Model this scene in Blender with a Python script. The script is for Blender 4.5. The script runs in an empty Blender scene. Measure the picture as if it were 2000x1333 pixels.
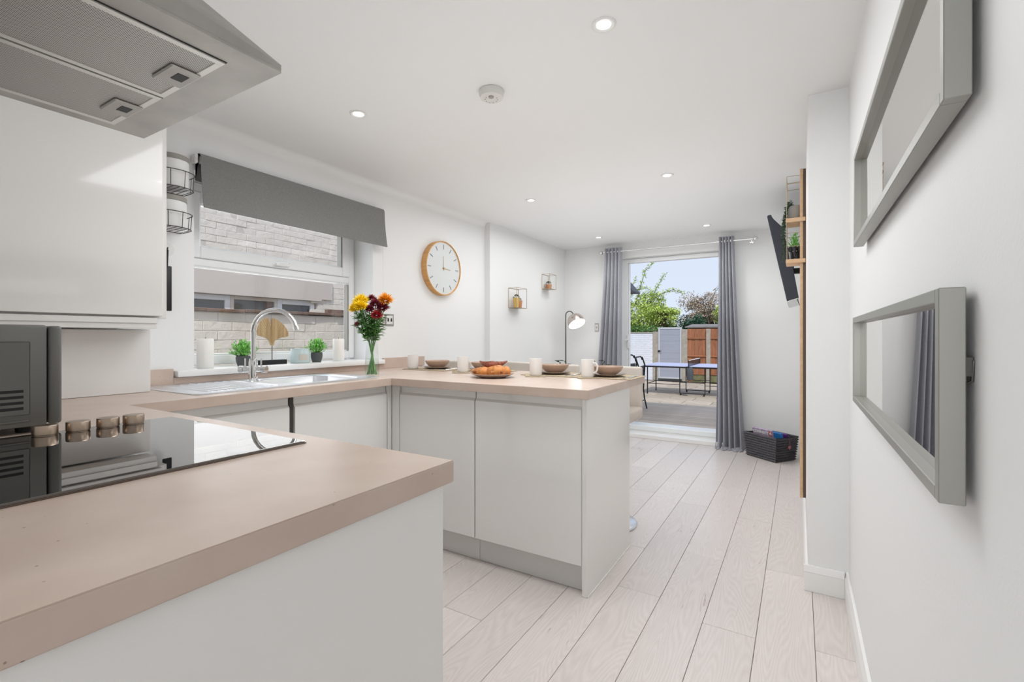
import bpy, bmesh, math, random
from mathutils import Vector, Matrix, Euler
random.seed(7)
PI = math.pi
S = bpy.context.scene
COL = bpy.context.collection

# ------------------------------------------------------------------ camera, world, lights, exposure
EYE = 1.14
cam_d = bpy.data.cameras.new('camera'); cam = bpy.data.objects.new('camera', cam_d); COL.objects.link(cam)
cam.location = (0, 0, EYE)
cam.rotation_euler = (PI/2, 0, math.radians(31.155))
cam_d.sensor_width = 36; cam_d.lens = 36*927.5/2000
cam_d.shift_y = -(666.5-657.8)/2000
cam_d.clip_start = 0.02
S.camera = cam
S.view_settings.view_transform = 'Standard'; S.view_settings.look = 'None'
S.view_settings.gamma = 1; S.view_settings.use_curve_mapping = False
S.view_settings.exposure = 0.0
S.cycles.transparent_max_bounces = 24

w = bpy.data.worlds.new('sky'); S.world = w; w.use_nodes = True
nt = w.node_tree; nt.nodes.clear()
wo = nt.nodes.new('ShaderNodeOutputWorld'); bg = nt.nodes.new('ShaderNodeBackground')
tc = nt.nodes.new('ShaderNodeTexCoord'); sx = nt.nodes.new('ShaderNodeSeparateXYZ')
cr = nt.nodes.new('ShaderNodeValToRGB')
cr.color_ramp.elements[0].position = 0.0; cr.color_ramp.elements[0].color = (0.76, 0.84, 0.97, 1)
cr.color_ramp.elements[1].position = 0.5; cr.color_ramp.elements[1].color = (0.62, 0.74, 0.96, 1)
nt.links.new(tc.outputs['Generated'], sx.inputs[0]); nt.links.new(sx.outputs['Z'], cr.inputs[0])
nt.links.new(cr.outputs[0], bg.inputs[0]); bg.inputs[1].default_value = 1.0
nt.links.new(bg.outputs[0], wo.inputs[0])

def light(name, kind, loc, energy, rot=(0, 0, 0), color=(1, 1, 1), **kw):
    d = bpy.data.lights.new(name, kind); d.energy = energy; d.color = color
    for k, v in kw.items(): setattr(d, k, v)
    o = bpy.data.objects.new(name, d); COL.objects.link(o); o.location = loc; o.rotation_euler = rot
    return o
light('sun', 'SUN', (0, -5, 10), 2.6, (math.radians(40), 0, math.radians(28)), (1, .95, .88), angle=math.radians(1.5))
# fill lamps added to brighten the interior, no such fittings in the room
light('hall_fill', 'AREA', (-0.2, -1.75, 1.35), 14, (PI/2, 0, 0), (.955, .98, 1), shape='RECTANGLE', size=0.7, size_y=1.6)  # added fill from behind the camera, stands for no real lamp
light('fill_kitchen', 'AREA', (-1.05, 1.75, 2.17), 19, (0, 0, 0), (.955, .98, 1), shape='RECTANGLE', size=1.4, size_y=1.1)  # added soft fill facing down over the kitchen
light('fill_dining', 'AREA', (-1.25, 4.0, 2.17), 20, (0, 0, 0), (.955, .98, 1), shape='RECTANGLE', size=2.0, size_y=2.2)  # added soft fill facing down over the dining end
light('upward_fill_kitchen', 'AREA', (-1.1, 1.25, 1.30), 3.6, (PI, 0, 0), (.955, .98, 1), shape='RECTANGLE', size=1.5, size_y=1.7)  # added lamp facing up, lifts the kitchen ceiling
light('window_fill', 'AREA', (-2.90, 1.78, 1.50), 4.2, (0, -PI/2, 0), (.95, .98, 1), shape='RECTANGLE', size=.9, size_y=1.05)  # added lamp outside the glass, brightens sill and reveal
light('upward_fill_dining', 'AREA', (-1.2, 4.0, 1.30), 7, (PI, 0, 0), (.955, .98, 1), shape='RECTANGLE', size=1.8, size_y=2.4)  # added lamp facing up, lifts the dining ceiling

DOWNLIGHTS = [(-0.580, 1.574), (-1.834, 1.590), (-0.758, 3.266), (-1.823, 3.306), (-0.770, 4.933), (-1.877, 4.933)]

# ------------------------------------------------------------------ materials
def hexc(r, g, b):
    f = lambda c: (c/255/12.92) if c/255 <= .04045 else ((c/255+.055)/1.055)**2.4
    return (f(r), f(g), f(b), 1)
def newmat(name):
    m = bpy.data.materials.new(name); m.use_nodes = True
    return m, m.node_tree, m.node_tree.nodes['Principled BSDF']
def mat(name, col, rough=.5, metal=0, noise=0, scale=20, bump=0, bscale=60, spec=None, var=0, world=False, **kw):
    m, t, p = newmat(name)
    p.inputs['Base Color'].default_value = col; p.inputs['Roughness'].default_value = rough
    p.inputs['Metallic'].default_value = metal
    if spec is not None: p.inputs['Specular IOR Level'].default_value = spec
    for k, v in kw.items(): p.inputs[k].default_value = v
    n = t.nodes; l = t.links
    if noise or bump or var:
        c = n.new('ShaderNodeTexCoord')
        csock = c.outputs['Object']
        if world: csock = n.new('ShaderNodeNewGeometry').outputs['Position']
    last = None
    if noise:
        x = n.new('ShaderNodeTexNoise'); x.inputs['Scale'].default_value = scale; x.inputs['Detail'].default_value = 4
        l.new(csock, x.inputs['Vector'])
        mr = n.new('ShaderNodeMapRange'); mr.inputs['To Min'].default_value = 1-noise; mr.inputs['To Max'].default_value = 1+noise
        mr.inputs['From Min'].default_value = .3; mr.inputs['From Max'].default_value = .7
        l.new(x.outputs['Fac'], mr.inputs['Value'])
        hv = n.new('ShaderNodeHueSaturation'); hv.inputs['Color'].default_value = col
        l.new(mr.outputs[0], hv.inputs['Value']); last = hv
    if var:
        oi = n.new('ShaderNodeObjectInfo'); mr = n.new('ShaderNodeMapRange')
        mr.inputs['To Min'].default_value = 1-var; mr.inputs['To Max'].default_value = 1+var
        l.new(oi.outputs['Random'], mr.inputs['Value'])
        hv = n.new('ShaderNodeHueSaturation'); l.new(mr.outputs[0], hv.inputs['Value'])
        if last: l.new(last.outputs[0], hv.inputs['Color'])
        else: hv.inputs['Color'].default_value = col
        last = hv
    if last: l.new(last.outputs[0], p.inputs['Base Color'])
    if bump:
        x = n.new('ShaderNodeTexNoise'); x.inputs['Scale'].default_value = bscale; x.inputs['Detail'].default_value = 5
        l.new(csock, x.inputs['Vector'])
        b = n.new('ShaderNodeBump'); b.inputs['Strength'].default_value = bump; b.inputs['Distance'].default_value = .01
        l.new(x.outputs['Fac'], b.inputs['Height']); l.new(b.outputs[0], p.inputs['Normal'])
    return m
def emit(name, col, strength):
    m, t, p = newmat(name)
    p.inputs['Base Color'].default_value = (1, 1, 1, 1)
    p.inputs['Emission Color'].default_value = col; p.inputs['Emission Strength'].default_value = strength
    return m
def glass(name, tint=(.97, .99, .98, 1), ior=1.3, rough=0.0):
    m, t, p = newmat(name); n = t.nodes; l = t.links
    n.remove(p); tr = n.new('ShaderNodeBsdfTransparent'); gl = n.new('ShaderNodeBsdfGlossy'); lw = n.new('ShaderNodeLayerWeight'); pw = n.new('ShaderNodeMath'); pw.operation = 'POWER'; fr = n.new('ShaderNodeMath'); fr.operation = 'MULTIPLY_ADD'
    mx = n.new('ShaderNodeMixShader'); tr.inputs[0].default_value = tint; gl.inputs['Roughness'].default_value = rough
    l.new(lw.outputs['Facing'], pw.inputs[0]); pw.inputs[1].default_value = 5; l.new(pw.outputs[0], fr.inputs[0]); fr.inputs[1].default_value = (ior-1)*1.6; fr.inputs[2].default_value = .035; o = n['Material Output']
    l.new(fr.outputs[0], mx.inputs[0]); l.new(tr.outputs[0], mx.inputs[1]); l.new(gl.outputs[0], mx.inputs[2]); l.new(mx.outputs[0], o.inputs[0])
    return m

def floor_mat():
    m, t, p = newmat('washed oak laminate'); n = t.nodes; l = t.links
    c = n.new('ShaderNodeTexCoord'); oi = n.new('ShaderNodeObjectInfo')
    sc = n.new('ShaderNodeVectorMath'); sc.operation = 'SCALE'; sc.inputs['Scale'].default_value = 37
    cmb = n.new('ShaderNodeCombineXYZ'); l.new(oi.outputs['Random'], cmb.inputs[0]); l.new(oi.outputs['Random'], cmb.inputs[1]); l.new(oi.outputs['Random'], cmb.inputs[2])
    l.new(cmb.outputs[0], sc.inputs[0])
    ad = n.new('ShaderNodeVectorMath'); ad.operation = 'ADD'; l.new(c.outputs['Object'], ad.inputs[0]); l.new(sc.outputs[0], ad.inputs[1])
    mp = n.new('ShaderNodeMapping'); mp.inputs['Scale'].default_value = (6.0, 0.8, 1); l.new(ad.outputs[0], mp.inputs[0])
    ns = n.new('ShaderNodeTexNoise'); ns.inputs['Scale'].default_value = 1.2; ns.inputs['Detail'].default_value = 1.5; ns.inputs['Roughness'].default_value = .4
    l.new(mp.outputs[0], ns.inputs['Vector'])
    ml = n.new('ShaderNodeMath'); ml.operation = 'MULTIPLY'; ml.inputs[1].default_value = 80; l.new(ns.outputs['Fac'], ml.inputs[0])
    fr = n.new('ShaderNodeMath'); fr.operation = 'PINGPONG'; fr.inputs[1].default_value = 1; l.new(ml.outputs[0], fr.inputs[0])
    fine = n.new('ShaderNodeTexNoise'); fine.inputs['Scale'].default_value = 1; fine.inputs['Detail'].default_value = 6
    mp2 = n.new('ShaderNodeMapping'); mp2.inputs['Scale'].default_value = (160, 9, 1); l.new(ad.outputs[0], mp2.inputs[0]); l.new(mp2.outputs[0], fine.inputs['Vector'])
    mx = n.new('ShaderNodeMix'); mx.data_type = 'FLOAT'; mx.inputs[0].default_value = .66; l.new(fr.outputs[0], mx.inputs[2]); l.new(fine.outputs['Fac'], mx.inputs[3])
    ramp = n.new('ShaderNodeValToRGB'); ramp.color_ramp.elements[0].color = hexc(205, 195, 190); ramp.color_ramp.elements[1].color = hexc(220, 212, 208)
    ramp.color_ramp.elements[0].position = .15; ramp.color_ramp.elements[1].position = .8
    l.new(mx.outputs[0], ramp.inputs[0])
    hv = n.new('ShaderNodeHueSaturation'); mr = n.new('ShaderNodeMapRange'); mr.inputs['To Min'].default_value = .95; mr.inputs['To Max'].default_value = 1.05
    l.new(oi.outputs['Random'], mr.inputs['Value']); l.new(mr.outputs[0], hv.inputs['Value']); l.new(ramp.outputs[0], hv.inputs['Color'])
    ck = n.new('ShaderNodeTexNoise'); ck.inputs['Scale'].default_value = 1; ck.inputs['Detail'].default_value = 3; mp3 = n.new('ShaderNodeMapping'); mp3.inputs['Scale'].default_value = (16, 1.6, 1)
    l.new(ad.outputs[0], mp3.inputs[0]); l.new(mp3.outputs[0], ck.inputs['Vector'])
    rk = n.new('ShaderNodeValToRGB'); e = rk.color_ramp.elements; e[0].position = .492; e[0].color = (0, 0, 0, 1); e[1].position = .508; e[1].color = (0, 0, 0, 1); m_ = e.new(.5); m_.color = (1, 1, 1, 1)
    l.new(ck.outputs['Fac'], rk.inputs[0])
    mk = n.new('ShaderNodeTexNoise'); mk.inputs['Scale'].default_value = 3.2; l.new(ad.outputs[0], mk.inputs['Vector'])
    rm = n.new('ShaderNodeValToRGB'); rm.color_ramp.elements[0].position = .60; rm.color_ramp.elements[1].position = .66; l.new(mk.outputs['Fac'], rm.inputs[0])
    mm = n.new('ShaderNodeMath'); mm.operation = 'MULTIPLY'; l.new(rk.outputs[0], mm.inputs[0]); l.new(rm.outputs[0], mm.inputs[1])
    mc = n.new('ShaderNodeMix'); mc.data_type = 'RGBA'; l.new(mm.outputs[0], mc.inputs[0]); l.new(hv.outputs[0], mc.inputs[6]); mc.inputs[7].default_value = hexc(168, 152, 144)
    l.new(mc.outputs[2], p.inputs['Base Color'])
    p.inputs['Roughness'].default_value = .3
    b = n.new('ShaderNodeBump'); b.inputs['Strength'].default_value = .25; b.inputs['Distance'].default_value = .002
    l.new(mx.outputs[0], b.inputs['Height']); l.new(b.outputs[0], p.inputs['Normal'])
    return m
def speckle(name, base, dark, light_, rough):
    m, t, p = newmat(name); n = t.nodes; l = t.links
    c = n.new('ShaderNodeTexCoord'); v = n.new('ShaderNodeTexVoronoi'); v.inputs['Scale'].default_value = 55
    ns = n.new('ShaderNodeTexNoise'); ns.inputs['Scale'].default_value = 9; ns.inputs['Detail'].default_value = 6
    l.new(c.outputs['Object'], v.inputs['Vector']); l.new(c.outputs['Object'], ns.inputs['Vector'])
    r1 = n.new('ShaderNodeValToRGB'); r1.color_ramp.elements[0].position = .35; r1.color_ramp.elements[1].position = .7
    r1.color_ramp.elements[0].color = base; r1.color_ramp.elements[1].color = light_
    l.new(ns.outputs['Fac'], r1.inputs[0])
    r2 = n.new('ShaderNodeValToRGB'); r2.color_ramp.elements[0].position = .05; r2.color_ramp.elements[1].position = .10
    r2.color_ramp.elements[0].color = (1, 1, 1, 1); r2.color_ramp.elements[1].color = (0, 0, 0, 1)
    l.new(v.outputs['Distance'], r2.inputs[0])
    n2 = n.new('ShaderNodeTexNoise'); n2.inputs['Scale'].default_value = 30; l.new(c.outputs['Object'], n2.inputs['Vector'])
    r3 = n.new('ShaderNodeValToRGB'); r3.color_ramp.elements[0].position = .58; r3.color_ramp.elements[1].position = .64
    l.new(n2.outputs['Fac'], r3.inputs[0])
    mu = n.new('ShaderNodeMath'); mu.operation = 'MULTIPLY'; l.new(r2.outputs[0], mu.inputs[0]); l.new(r3.outputs[0], mu.inputs[1])
    mx = n.new('ShaderNodeMix'); mx.data_type = 'RGBA'; l.new(mu.outputs[0], mx.inputs[0]); l.new(r1.outputs[0], mx.inputs[6]); mx.inputs[7].default_value = dark
    l.new(mx.outputs[2], p.inputs['Base Color']); p.inputs['Roughness'].default_value = rough
    return m
def wood(name, a, b, scale=(30, 3, 3), rough=.5):
    m, t, p = newmat(name); n = t.nodes; l = t.links
    c = n.new('ShaderNodeTexCoord'); mp = n.new('ShaderNodeMapping'); mp.inputs['Scale'].default_value = scale
    ns = n.new('ShaderNodeTexNoise'); ns.inputs['Scale'].default_value = 2; ns.inputs['Detail'].default_value = 5
    r = n.new('ShaderNodeValToRGB'); r.color_ramp.elements[0].position = .3; r.color_ramp.elements[1].position = .7
    r.color_ramp.elements[0].color = a; r.color_ramp.elements[1].color = b
    l.new(c.outputs['Object'], mp.inputs[0]); l.new(mp.outputs[0], ns.inputs[0]); l.new(ns.outputs['Fac'], r.inputs[0])
    oi = n.new('ShaderNodeObjectInfo'); mr = n.new('ShaderNodeMapRange'); mr.inputs['To Min'].default_value = .88; mr.inputs['To Max'].default_value = 1.12
    hv = n.new('ShaderNodeHueSaturation'); l.new(oi.outputs['Random'], mr.inputs['Value']); l.new(mr.outputs[0], hv.inputs['Value']); l.new(r.outputs[0], hv.inputs['Color'])
    l.new(hv.outputs[0], p.inputs['Base Color']); p.inputs['Roughness'].default_value = rough
    return m
def filter_mat():
    m, t, p = newmat('woven aluminium grease filter'); n = t.nodes; l = t.links
    c = n.new('ShaderNodeTexCoord'); mp = n.new('ShaderNodeMapping'); mp.inputs['Rotation'].default_value = (0, 0, PI/4); mp.inputs['Scale'].default_value = (260, 260, 1)
    ch = n.new('ShaderNodeTexVoronoi'); ch.inputs['Scale'].default_value = 1; ch.inputs['Randomness'].default_value = 0
    l.new(c.outputs['Object'], mp.inputs[0]); l.new(mp.outputs[0], ch.inputs['Vector'])
    r = n.new('ShaderNodeValToRGB'); r.color_ramp.elements[0].position = .28; r.color_ramp.elements[1].position = .42
    r.color_ramp.elements[0].color = hexc(92, 88, 84); r.color_ramp.elements[1].color = hexc(190, 186, 181)
    l.new(ch.outputs['Distance'], r.inputs[0]); l.new(r.outputs[0], p.inputs['Base Color'])
    p.inputs['Metallic'].default_value = .4; p.inputs['Roughness'].default_value = .45
    b = n.new('ShaderNodeBump'); b.inputs['Strength'].default_value = .5; b.inputs['Distance'].default_value = .001
    l.new(ch.outputs['Distance'], b.inputs['Height']); l.new(b.outputs[0], p.inputs['Normal'])
    return m

M = {}
M['wall'] = mat('white wall paint', hexc(236, 236, 235), .55, bump=.05, bscale=180)
M['ceil'] = mat('ceiling paint', hexc(238, 238, 237), .6, bump=.03, bscale=150)
M['trim'] = mat('white satin trim', hexc(238, 237, 235), .3)
M['upvc'] = mat('white window plastic', hexc(240, 241, 241), .25)
M['floor'] = floor_mat()
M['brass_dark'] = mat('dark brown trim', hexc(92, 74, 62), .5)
M['gap'] = mat('floor joint', hexc(160, 149, 142), .8)
M['top'] = speckle('beige stone laminate', hexc(196, 175, 161), hexc(120, 100, 88), hexc(204, 185, 172), .3)
M['gloss'] = mat('white gloss door', hexc(234, 232, 229), .1, **{'Coat Weight': .5, 'Coat Roughness': .03})
M['carcass'] = mat('white carcass board', hexc(226, 224, 221), .4)
M['plinth'] = mat('white plinth', hexc(218, 216, 213), .35)
M['shadow'] = mat('painted gap shade', hexc(70, 66, 62), .7)
M['steel'] = mat('brushed steel', hexc(170, 166, 161), .5, .6, noise=.14, scale=9)
M['alu'] = mat('pale aluminium frame', hexc(206, 203, 198), .4, .5)
M['sink'] = mat('sink steel', hexc(232, 234, 238), .28, .9)
M['chrome'] = mat('chrome', hexc(225, 225, 225), .06, 1.0)
M['filter'] = filter_mat()
M['hob'] = mat('black glass', (0.006, 0.006, 0.007, 1), .012, 0, **{'IOR': 1.9})
M['hobtop'] = mat('mirror black ceramic glass', (0.20, 0.195, 0.19, 1), .012, 1.0)
M['knob'] = mat('bronze steel knob', hexc(178, 160, 144), .28, 1.0)
M['micro'] = mat('dark grey metal casing', hexc(112, 112, 108), .42, 0.2)
M['microd'] = mat('dark slot', hexc(28, 29, 28), .6)
M['blind'] = mat('charcoal velvet fabric', hexc(126, 126, 123), .9, noise=.12, scale=140, bump=.3, bscale=400, **{'Sheen Weight': .3})
M['curtain'] = mat('grey curtain cloth', hexc(206, 206, 213), .9, noise=.05, scale=60, bump=.2, bscale=500, **{'Sheen Weight': .2})
M['glass'] = glass('clear window glass', (.985, .985, .985, 1), 1.22)
M['vase'] = glass('vase glass', (.97, .98, .975, 1), 1.3)
M['water'] = glass('water', (.95, .97, .95, 1), 1.15)
M['clockwood'] = wood('light oak rim', hexc(205, 150, 88), hexc(225, 172, 108), (2, 2, 40))
M['clockface'] = mat('pale clock face', hexc(214, 217, 216), .35)
M['clockhand'] = mat('brass', hexc(200, 170, 120), .3, 1.0)
M['tick'] = mat('grey tick', hexc(110, 115, 118), .5)
M['gold'] = mat('brass wire', hexc(176, 160, 134), .35, .8)
M['goldpot'] = mat('gold ribbed pot', hexc(222, 185, 110), .25, .8)
M['terra'] = mat('terracotta', hexc(196, 140, 104), .8)
M['frame'] = mat('brushed silver frame', hexc(158, 157, 151), .36, .4)
M['framedark'] = mat('grey frame edge', hexc(150, 148, 142), .45, .2)
M['mirror'] = mat('mirror', hexc(218, 216, 213), .01, 1.0)
M['black'] = mat('black metal', hexc(34, 34, 36), .45, .3)
M['blackp'] = mat('black plastic', hexc(38, 39, 48), .4)
M['tvback'] = mat('tv casing', hexc(36, 38, 50), .42)
M['tvreflection'] = mat('tv painted reflection', hexc(150, 150, 148), .12, .6)
M['shelfwood'] = wood('light pine', hexc(212, 172, 132), hexc(228, 192, 154), (4, 4, 20))
M['leaf'] = mat('bright leaf', hexc(136, 206, 100), .5, noise=.45, scale=60)
M['leafd'] = mat('dark leaf', hexc(52, 74, 48), .5, noise=.3, scale=40)
M['leafm'] = mat('bouquet leaf', hexc(104, 152, 84), .5, noise=.4, scale=50)
M['leafy'] = mat('yellow green leaf', hexc(196, 214, 118), .6, noise=.4, scale=4)
M['leafx'] = mat('evergreen leaf', hexc(60, 104, 78), .6, noise=.4, scale=5)
M['leafp'] = mat('dusky pink leaf', hexc(192, 176, 156), .6, noise=.35, scale=5)
M['bark'] = mat('bark', hexc(90, 78, 64), .9)
M['potgrey'] = mat('charcoal pot', hexc(84, 86, 88), .7)
M['potlg'] = mat('grey ceramic pot', hexc(148, 144, 138), .7)
M['potwhite'] = mat('white pot', hexc(228, 228, 226), .5)
M['candle'] = mat('white wax', hexc(240, 238, 234), .5, **{'Subsurface Weight': .2})
M['ginkgo'] = wood('gilded ridged leaf', hexc(158, 130, 92), hexc(202, 176, 134), (30, 30, 2), .45)
M['label'] = mat('paper label', hexc(205, 200, 190), .7)
M['jar'] = mat('frosted blue glass', hexc(196, 212, 212), .15)
M['ceramic'] = mat('white mug glaze', hexc(228, 224, 219), .35)
M['stone'] = mat('sand stoneware', hexc(188, 160, 142), .4, noise=.05, scale=80)
M['stoned'] = mat('grey brown stoneware', hexc(150, 132, 120), .4)
M['mat'] = mat('woven straw mat', hexc(190, 174, 148), .9, noise=.2, scale=200, bump=.5, bscale=300)
M['pastry'] = mat('golden pastry', hexc(204, 134, 70), .5, noise=.35, scale=30, bump=.3, bscale=60)
M['pastryd'] = mat('dark baked pastry', hexc(128, 62, 34), .5, noise=.3, scale=30)
M['stool'] = mat('pale leatherette', hexc(206, 196, 186), .5)
M['lampw'] = emit('lamp bulb glow', (1, .99, .97, 1), 6)
M['down'] = emit('downlight glow', (1, 1, 1, 1), 12)
M['lamp'] = mat('pale rose metal shade', hexc(205, 192, 186), .2, .8)
M['lampin'] = emit('lit shade inside', (1, 1, .99, 1), 1.2)
M['pole'] = mat('gunmetal', hexc(88, 86, 82), .35, .7)
M['socket'] = mat('satin steel plate', hexc(168, 164, 160), .4, .6)
M['plug'] = mat('white switch insert', hexc(228, 227, 224), .4)
M['basket'] = mat('black woven basket', hexc(78, 76, 80), .5, noise=.6, scale=90, bump=1.0, bscale=120)
M['boxart'] = mat('mottled game box', hexc(176, 160, 182), .5, noise=.3, scale=40)
M['boxblue'] = mat('blue box', hexc(40, 120, 190), .5, noise=.3, scale=14)
M['boxpurple'] = mat('purple box', hexc(92, 46, 120), .5, noise=.3, scale=14)
M['red'] = mat('red print', hexc(214, 50, 44), .5)
M['white'] = mat('white print', hexc(245, 245, 240), .5)
M['brick'] = mat('white painted brick', hexc(238, 230, 218), .85, noise=.06, scale=6, bump=.7, bscale=22, var=.03, world=True)
M['brickw'] = mat('bluish white painted brick', hexc(226, 230, 238), .85, noise=.04, scale=6, world=True)
M['mortar'] = mat('painted mortar', hexc(218, 210, 200), .9, noise=.05, scale=12)
M['render'] = mat('smooth grey render', hexc(222, 212, 202), .8)
M['coping'] = mat('weathered brown tile', hexc(128, 106, 94), .9, noise=.3, scale=14, var=.12)
M['winglass'] = mat('dark window glass', hexc(104, 108, 108), .12)
M['deck'] = wood('weathered decking', hexc(166, 150, 134), hexc(208, 192, 176), (2, 30, 2), .8)
M['slab'] = mat('sandstone flag', hexc(178, 166, 150), .9, noise=.15, scale=5, var=.12)
M['soil'] = mat('ground', hexc(120, 112, 100), .95)
M['fence'] = wood('orange brown fence', hexc(140, 90, 62), hexc(172, 116, 84), (20, 20, 2), .8)
M['concrete'] = mat('concrete post', hexc(168, 160, 148), .9, noise=.15, scale=10)
M['moss'] = mat('mossy gravel board', hexc(118, 116, 84), .9, noise=.3, scale=6)
M['gate'] = mat('grey painted gate', hexc(160, 164, 178), .5)
M['gatef'] = mat('pale gate frame', hexc(196, 198, 204), .5)
M['roof'] = mat('grey felt roof', hexc(132, 128, 126), .9, noise=.1, scale=6)
M['slate'] = mat('dark slate', hexc(74, 78, 84), .8)
M['ttblue'] = mat('blue table top', hexc(182, 188, 222), .5)
M['orange'] = mat('orange ball', hexc(230, 130, 50), .5)
M['ivory'] = mat('smoke alarm plastic', hexc(222, 219, 215), .4)
def petal(name, c): return mat(name, c, .6, noise=.18, scale=120)
M['yellow'] = petal('yellow petals', hexc(250, 214, 10)); M['amber'] = petal('amber petals', hexc(232, 150, 20))
M['burg'] = petal('burgundy petals', hexc(122, 28, 48)); M['redp'] = petal('red petals', hexc(172, 36, 46)); M['pinkp'] = petal('dusky pink petals', hexc(170, 96, 100))

# ------------------------------------------------------------------ mesh helpers
class MB:
    def __init__(s): s.b = bmesh.new()
    def _bev(s, vs, bev, seg=1):
        if bev:
            es = {e for v in vs for e in v.link_edges}
            bmesh.ops.bevel(s.b, geom=list(es), offset=bev, segments=seg, affect='EDGES', profile=.5)
    def box(s, x0, x1, y0, y1, z0, z1, bev=0, seg=1, mtx=None):
        P = [(x, y, z) for x in (x0, x1) for y in (y0, y1) for z in (z0, z1)]
        if mtx: P = [mtx @ Vector(p) for p in P]
        v = [s.b.verts.new(p) for p in P]
        for f in ((0, 1, 3, 2), (4, 6, 7, 5), (0, 4, 5, 1), (2, 3, 7, 6), (0, 2, 6, 4), (1, 5, 7, 3)): s.b.faces.new([v[i] for i in f])
        s._bev(v, bev, seg); return s
    def prism(s, pts, axis, a, b, bev=0):
        """extrude a closed 2D outline along axis 0/1/2 from a to b"""
        def mk(p, t):
            q = list(p); q.insert(axis, t); return q
        A = [s.b.verts.new(mk(p, a)) for p in pts]; B = [s.b.verts.new(mk(p, b)) for p in pts]
        n = len(pts)
        s.b.faces.new(A); s.b.faces.new(B[::-1])
        for i in range(n): s.b.faces.new([A[i], B[i], B[(i+1) % n], A[(i+1) % n]])
        s._bev(A+B, bev); return s
    def tube(s, pts, r, n=8, closed=False, cap=True):
        pts = [Vector(p) for p in pts]; N = len(pts); rings = []
        rr = r if isinstance(r, (list, tuple)) else [r]*N
        prev = None
        for i, p in enumerate(pts):
            if closed: t = pts[(i+1) % N]-pts[i-1]
            else: t = pts[min(i+1, N-1)]-pts[max(i-1, 0)]
            t.normalize()
            if prev is None:
                u = t.cross(Vector((0, 0, 1)))
                if u.length < 1e-3: u = t.cross(Vector((1, 0, 0)))
            else: u = prev-t*prev.dot(t)
            u.normalize(); prev = u; v = t.cross(u)
            rings.append([s.b.verts.new(p+(u*math.cos(a)+v*math.sin(a))*rr[i]) for a in [2*PI*k/n for k in range(n)]])
        for i in range(N if closed else N-1):
            A = rings[i]; B = rings[(i+1) % N]
            for k in range(n): s.b.faces.new([A[k], A[(k+1) % n], B[(k+1) % n], B[k]])
        if cap and not closed: s.b.faces.new(rings[0][::-1]); s.b.faces.new(rings[-1])
        return s
    def lathe(s, prof, c=(0, 0, 0), n=24, mtx=None, sx=1, sy=1):
        """prof: list of (r, z); r=0 closes"""
        rings = []
        for r, z in prof:
            if r <= 1e-6: P = [Vector((0, 0, z))]
            else: P = [Vector((sx*r*math.cos(2*PI*k/n), sy*r*math.sin(2*PI*k/n), z)) for k in range(n)]
            if mtx: P = [mtx @ p for p in P]
            rings.append([s.b.verts.new(p+Vector(c)) for p in P])
        for A, B in zip(rings, rings[1:]):
            for k in range(n):
                a = [A[k % len(A)], A[(k+1) % n % len(A)], B[(k+1) % n % len(B)], B[k % len(B)]]
                q = [];
                for v in a:
                    if v not in q: q.append(v)
                if len(q) > 2: s.b.faces.new(q)
        return s
    def ball(s, c, r, n=12, mtx=None):
        if not isinstance(r, (list, tuple)): r = (r, r, r)
        m = Matrix.Translation(c) @ (mtx or Matrix()) @ Matrix.Diagonal((*r, 1))
        bmesh.ops.create_uvsphere(s.b, u_segments=n, v_segments=max(6, n//2+2), radius=1, matrix=m); return s
    def poly(s, pts):
        s.b.faces.new([s.b.verts.new(p) for p in pts]); return s
    def leaf(s, c, d, l, wd, up=Vector((0, 0, 1))):
        """a folded leaf from c along d"""
        d = Vector(d).normalized(); c = Vector(c); u = d.cross(up)
        if u.length < 1e-3: u = Vector((1, 0, 0))
        u.normalize(); nrm = u.cross(d)
        a = s.b.verts.new(c); t = s.b.verts.new(c+d*l-nrm*l*.1)
        m = s.b.verts.new(c+d*l*.5-nrm*wd*.15); L = s.b.verts.new(c+d*l*.5+u*wd/2+nrm*wd*.1); R = s.b.verts.new(c+d*l*.5-u*wd/2+nrm*wd*.1)
        s.b.faces.new([a, L, m]); s.b.faces.new([L, t, m]); s.b.faces.new([a, m, R]); s.b.faces.new([m, t, R]); return s
def setp(o, label=None, cat=None, group=None, kind=None):
    if label: o['label'] = label
    if cat: o['category'] = cat
    if group: o['group'] = group
    if kind: o['kind'] = kind
    return o
ORG = {}
def obj(name, mb, m, parent=None, org=(0, 0, 0), smooth=True, ang=35):
    if parent is not None: org = ORG[parent.name]
    o_ = Vector(org)
    bmesh.ops.recalc_face_normals(mb.b, faces=mb.b.faces)
    for v in mb.b.verts: v.co -= o_
    me = bpy.data.meshes.new(name); mb.b.to_mesh(me); mb.b.free()
    ms = m if isinstance(m, (list, tuple)) else [m]
    for k in ms: me.materials.append(M[k] if isinstance(k, str) else k)
    if smooth:
        me.shade_smooth(); me.set_sharp_from_angle(angle=math.radians(ang))
    o = bpy.data.objects.new(name, me); COL.objects.link(o)
    if parent is not None: o.parent = parent
    else: o.location = org
    ORG[o.name] = tuple(org)
    return o
def thing(name, label, cat, loc, group=None):
    o = bpy.data.objects.new(name, None); COL.objects.link(o); o.location = loc; o.empty_display_size = .05
    ORG[o.name] = tuple(loc); setp(o, label, cat, group); return o
def struct(name, mb, m, **kw): return setp(obj(name, mb, m, **kw), kind='structure')
def copy_tree(o, parent=None, loc=None, label=None, rotz=None):
    c = o.copy(); COL.objects.link(c)
    if parent is not None: c.parent = parent
    if loc is not None: c.location = loc
    if rotz is not None: c.rotation_euler = (0, 0, rotz)
    if label: c['label'] = label
    for ch in [x for x in bpy.data.objects if x.parent == o]: copy_tree(ch, c)
    return c
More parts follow.
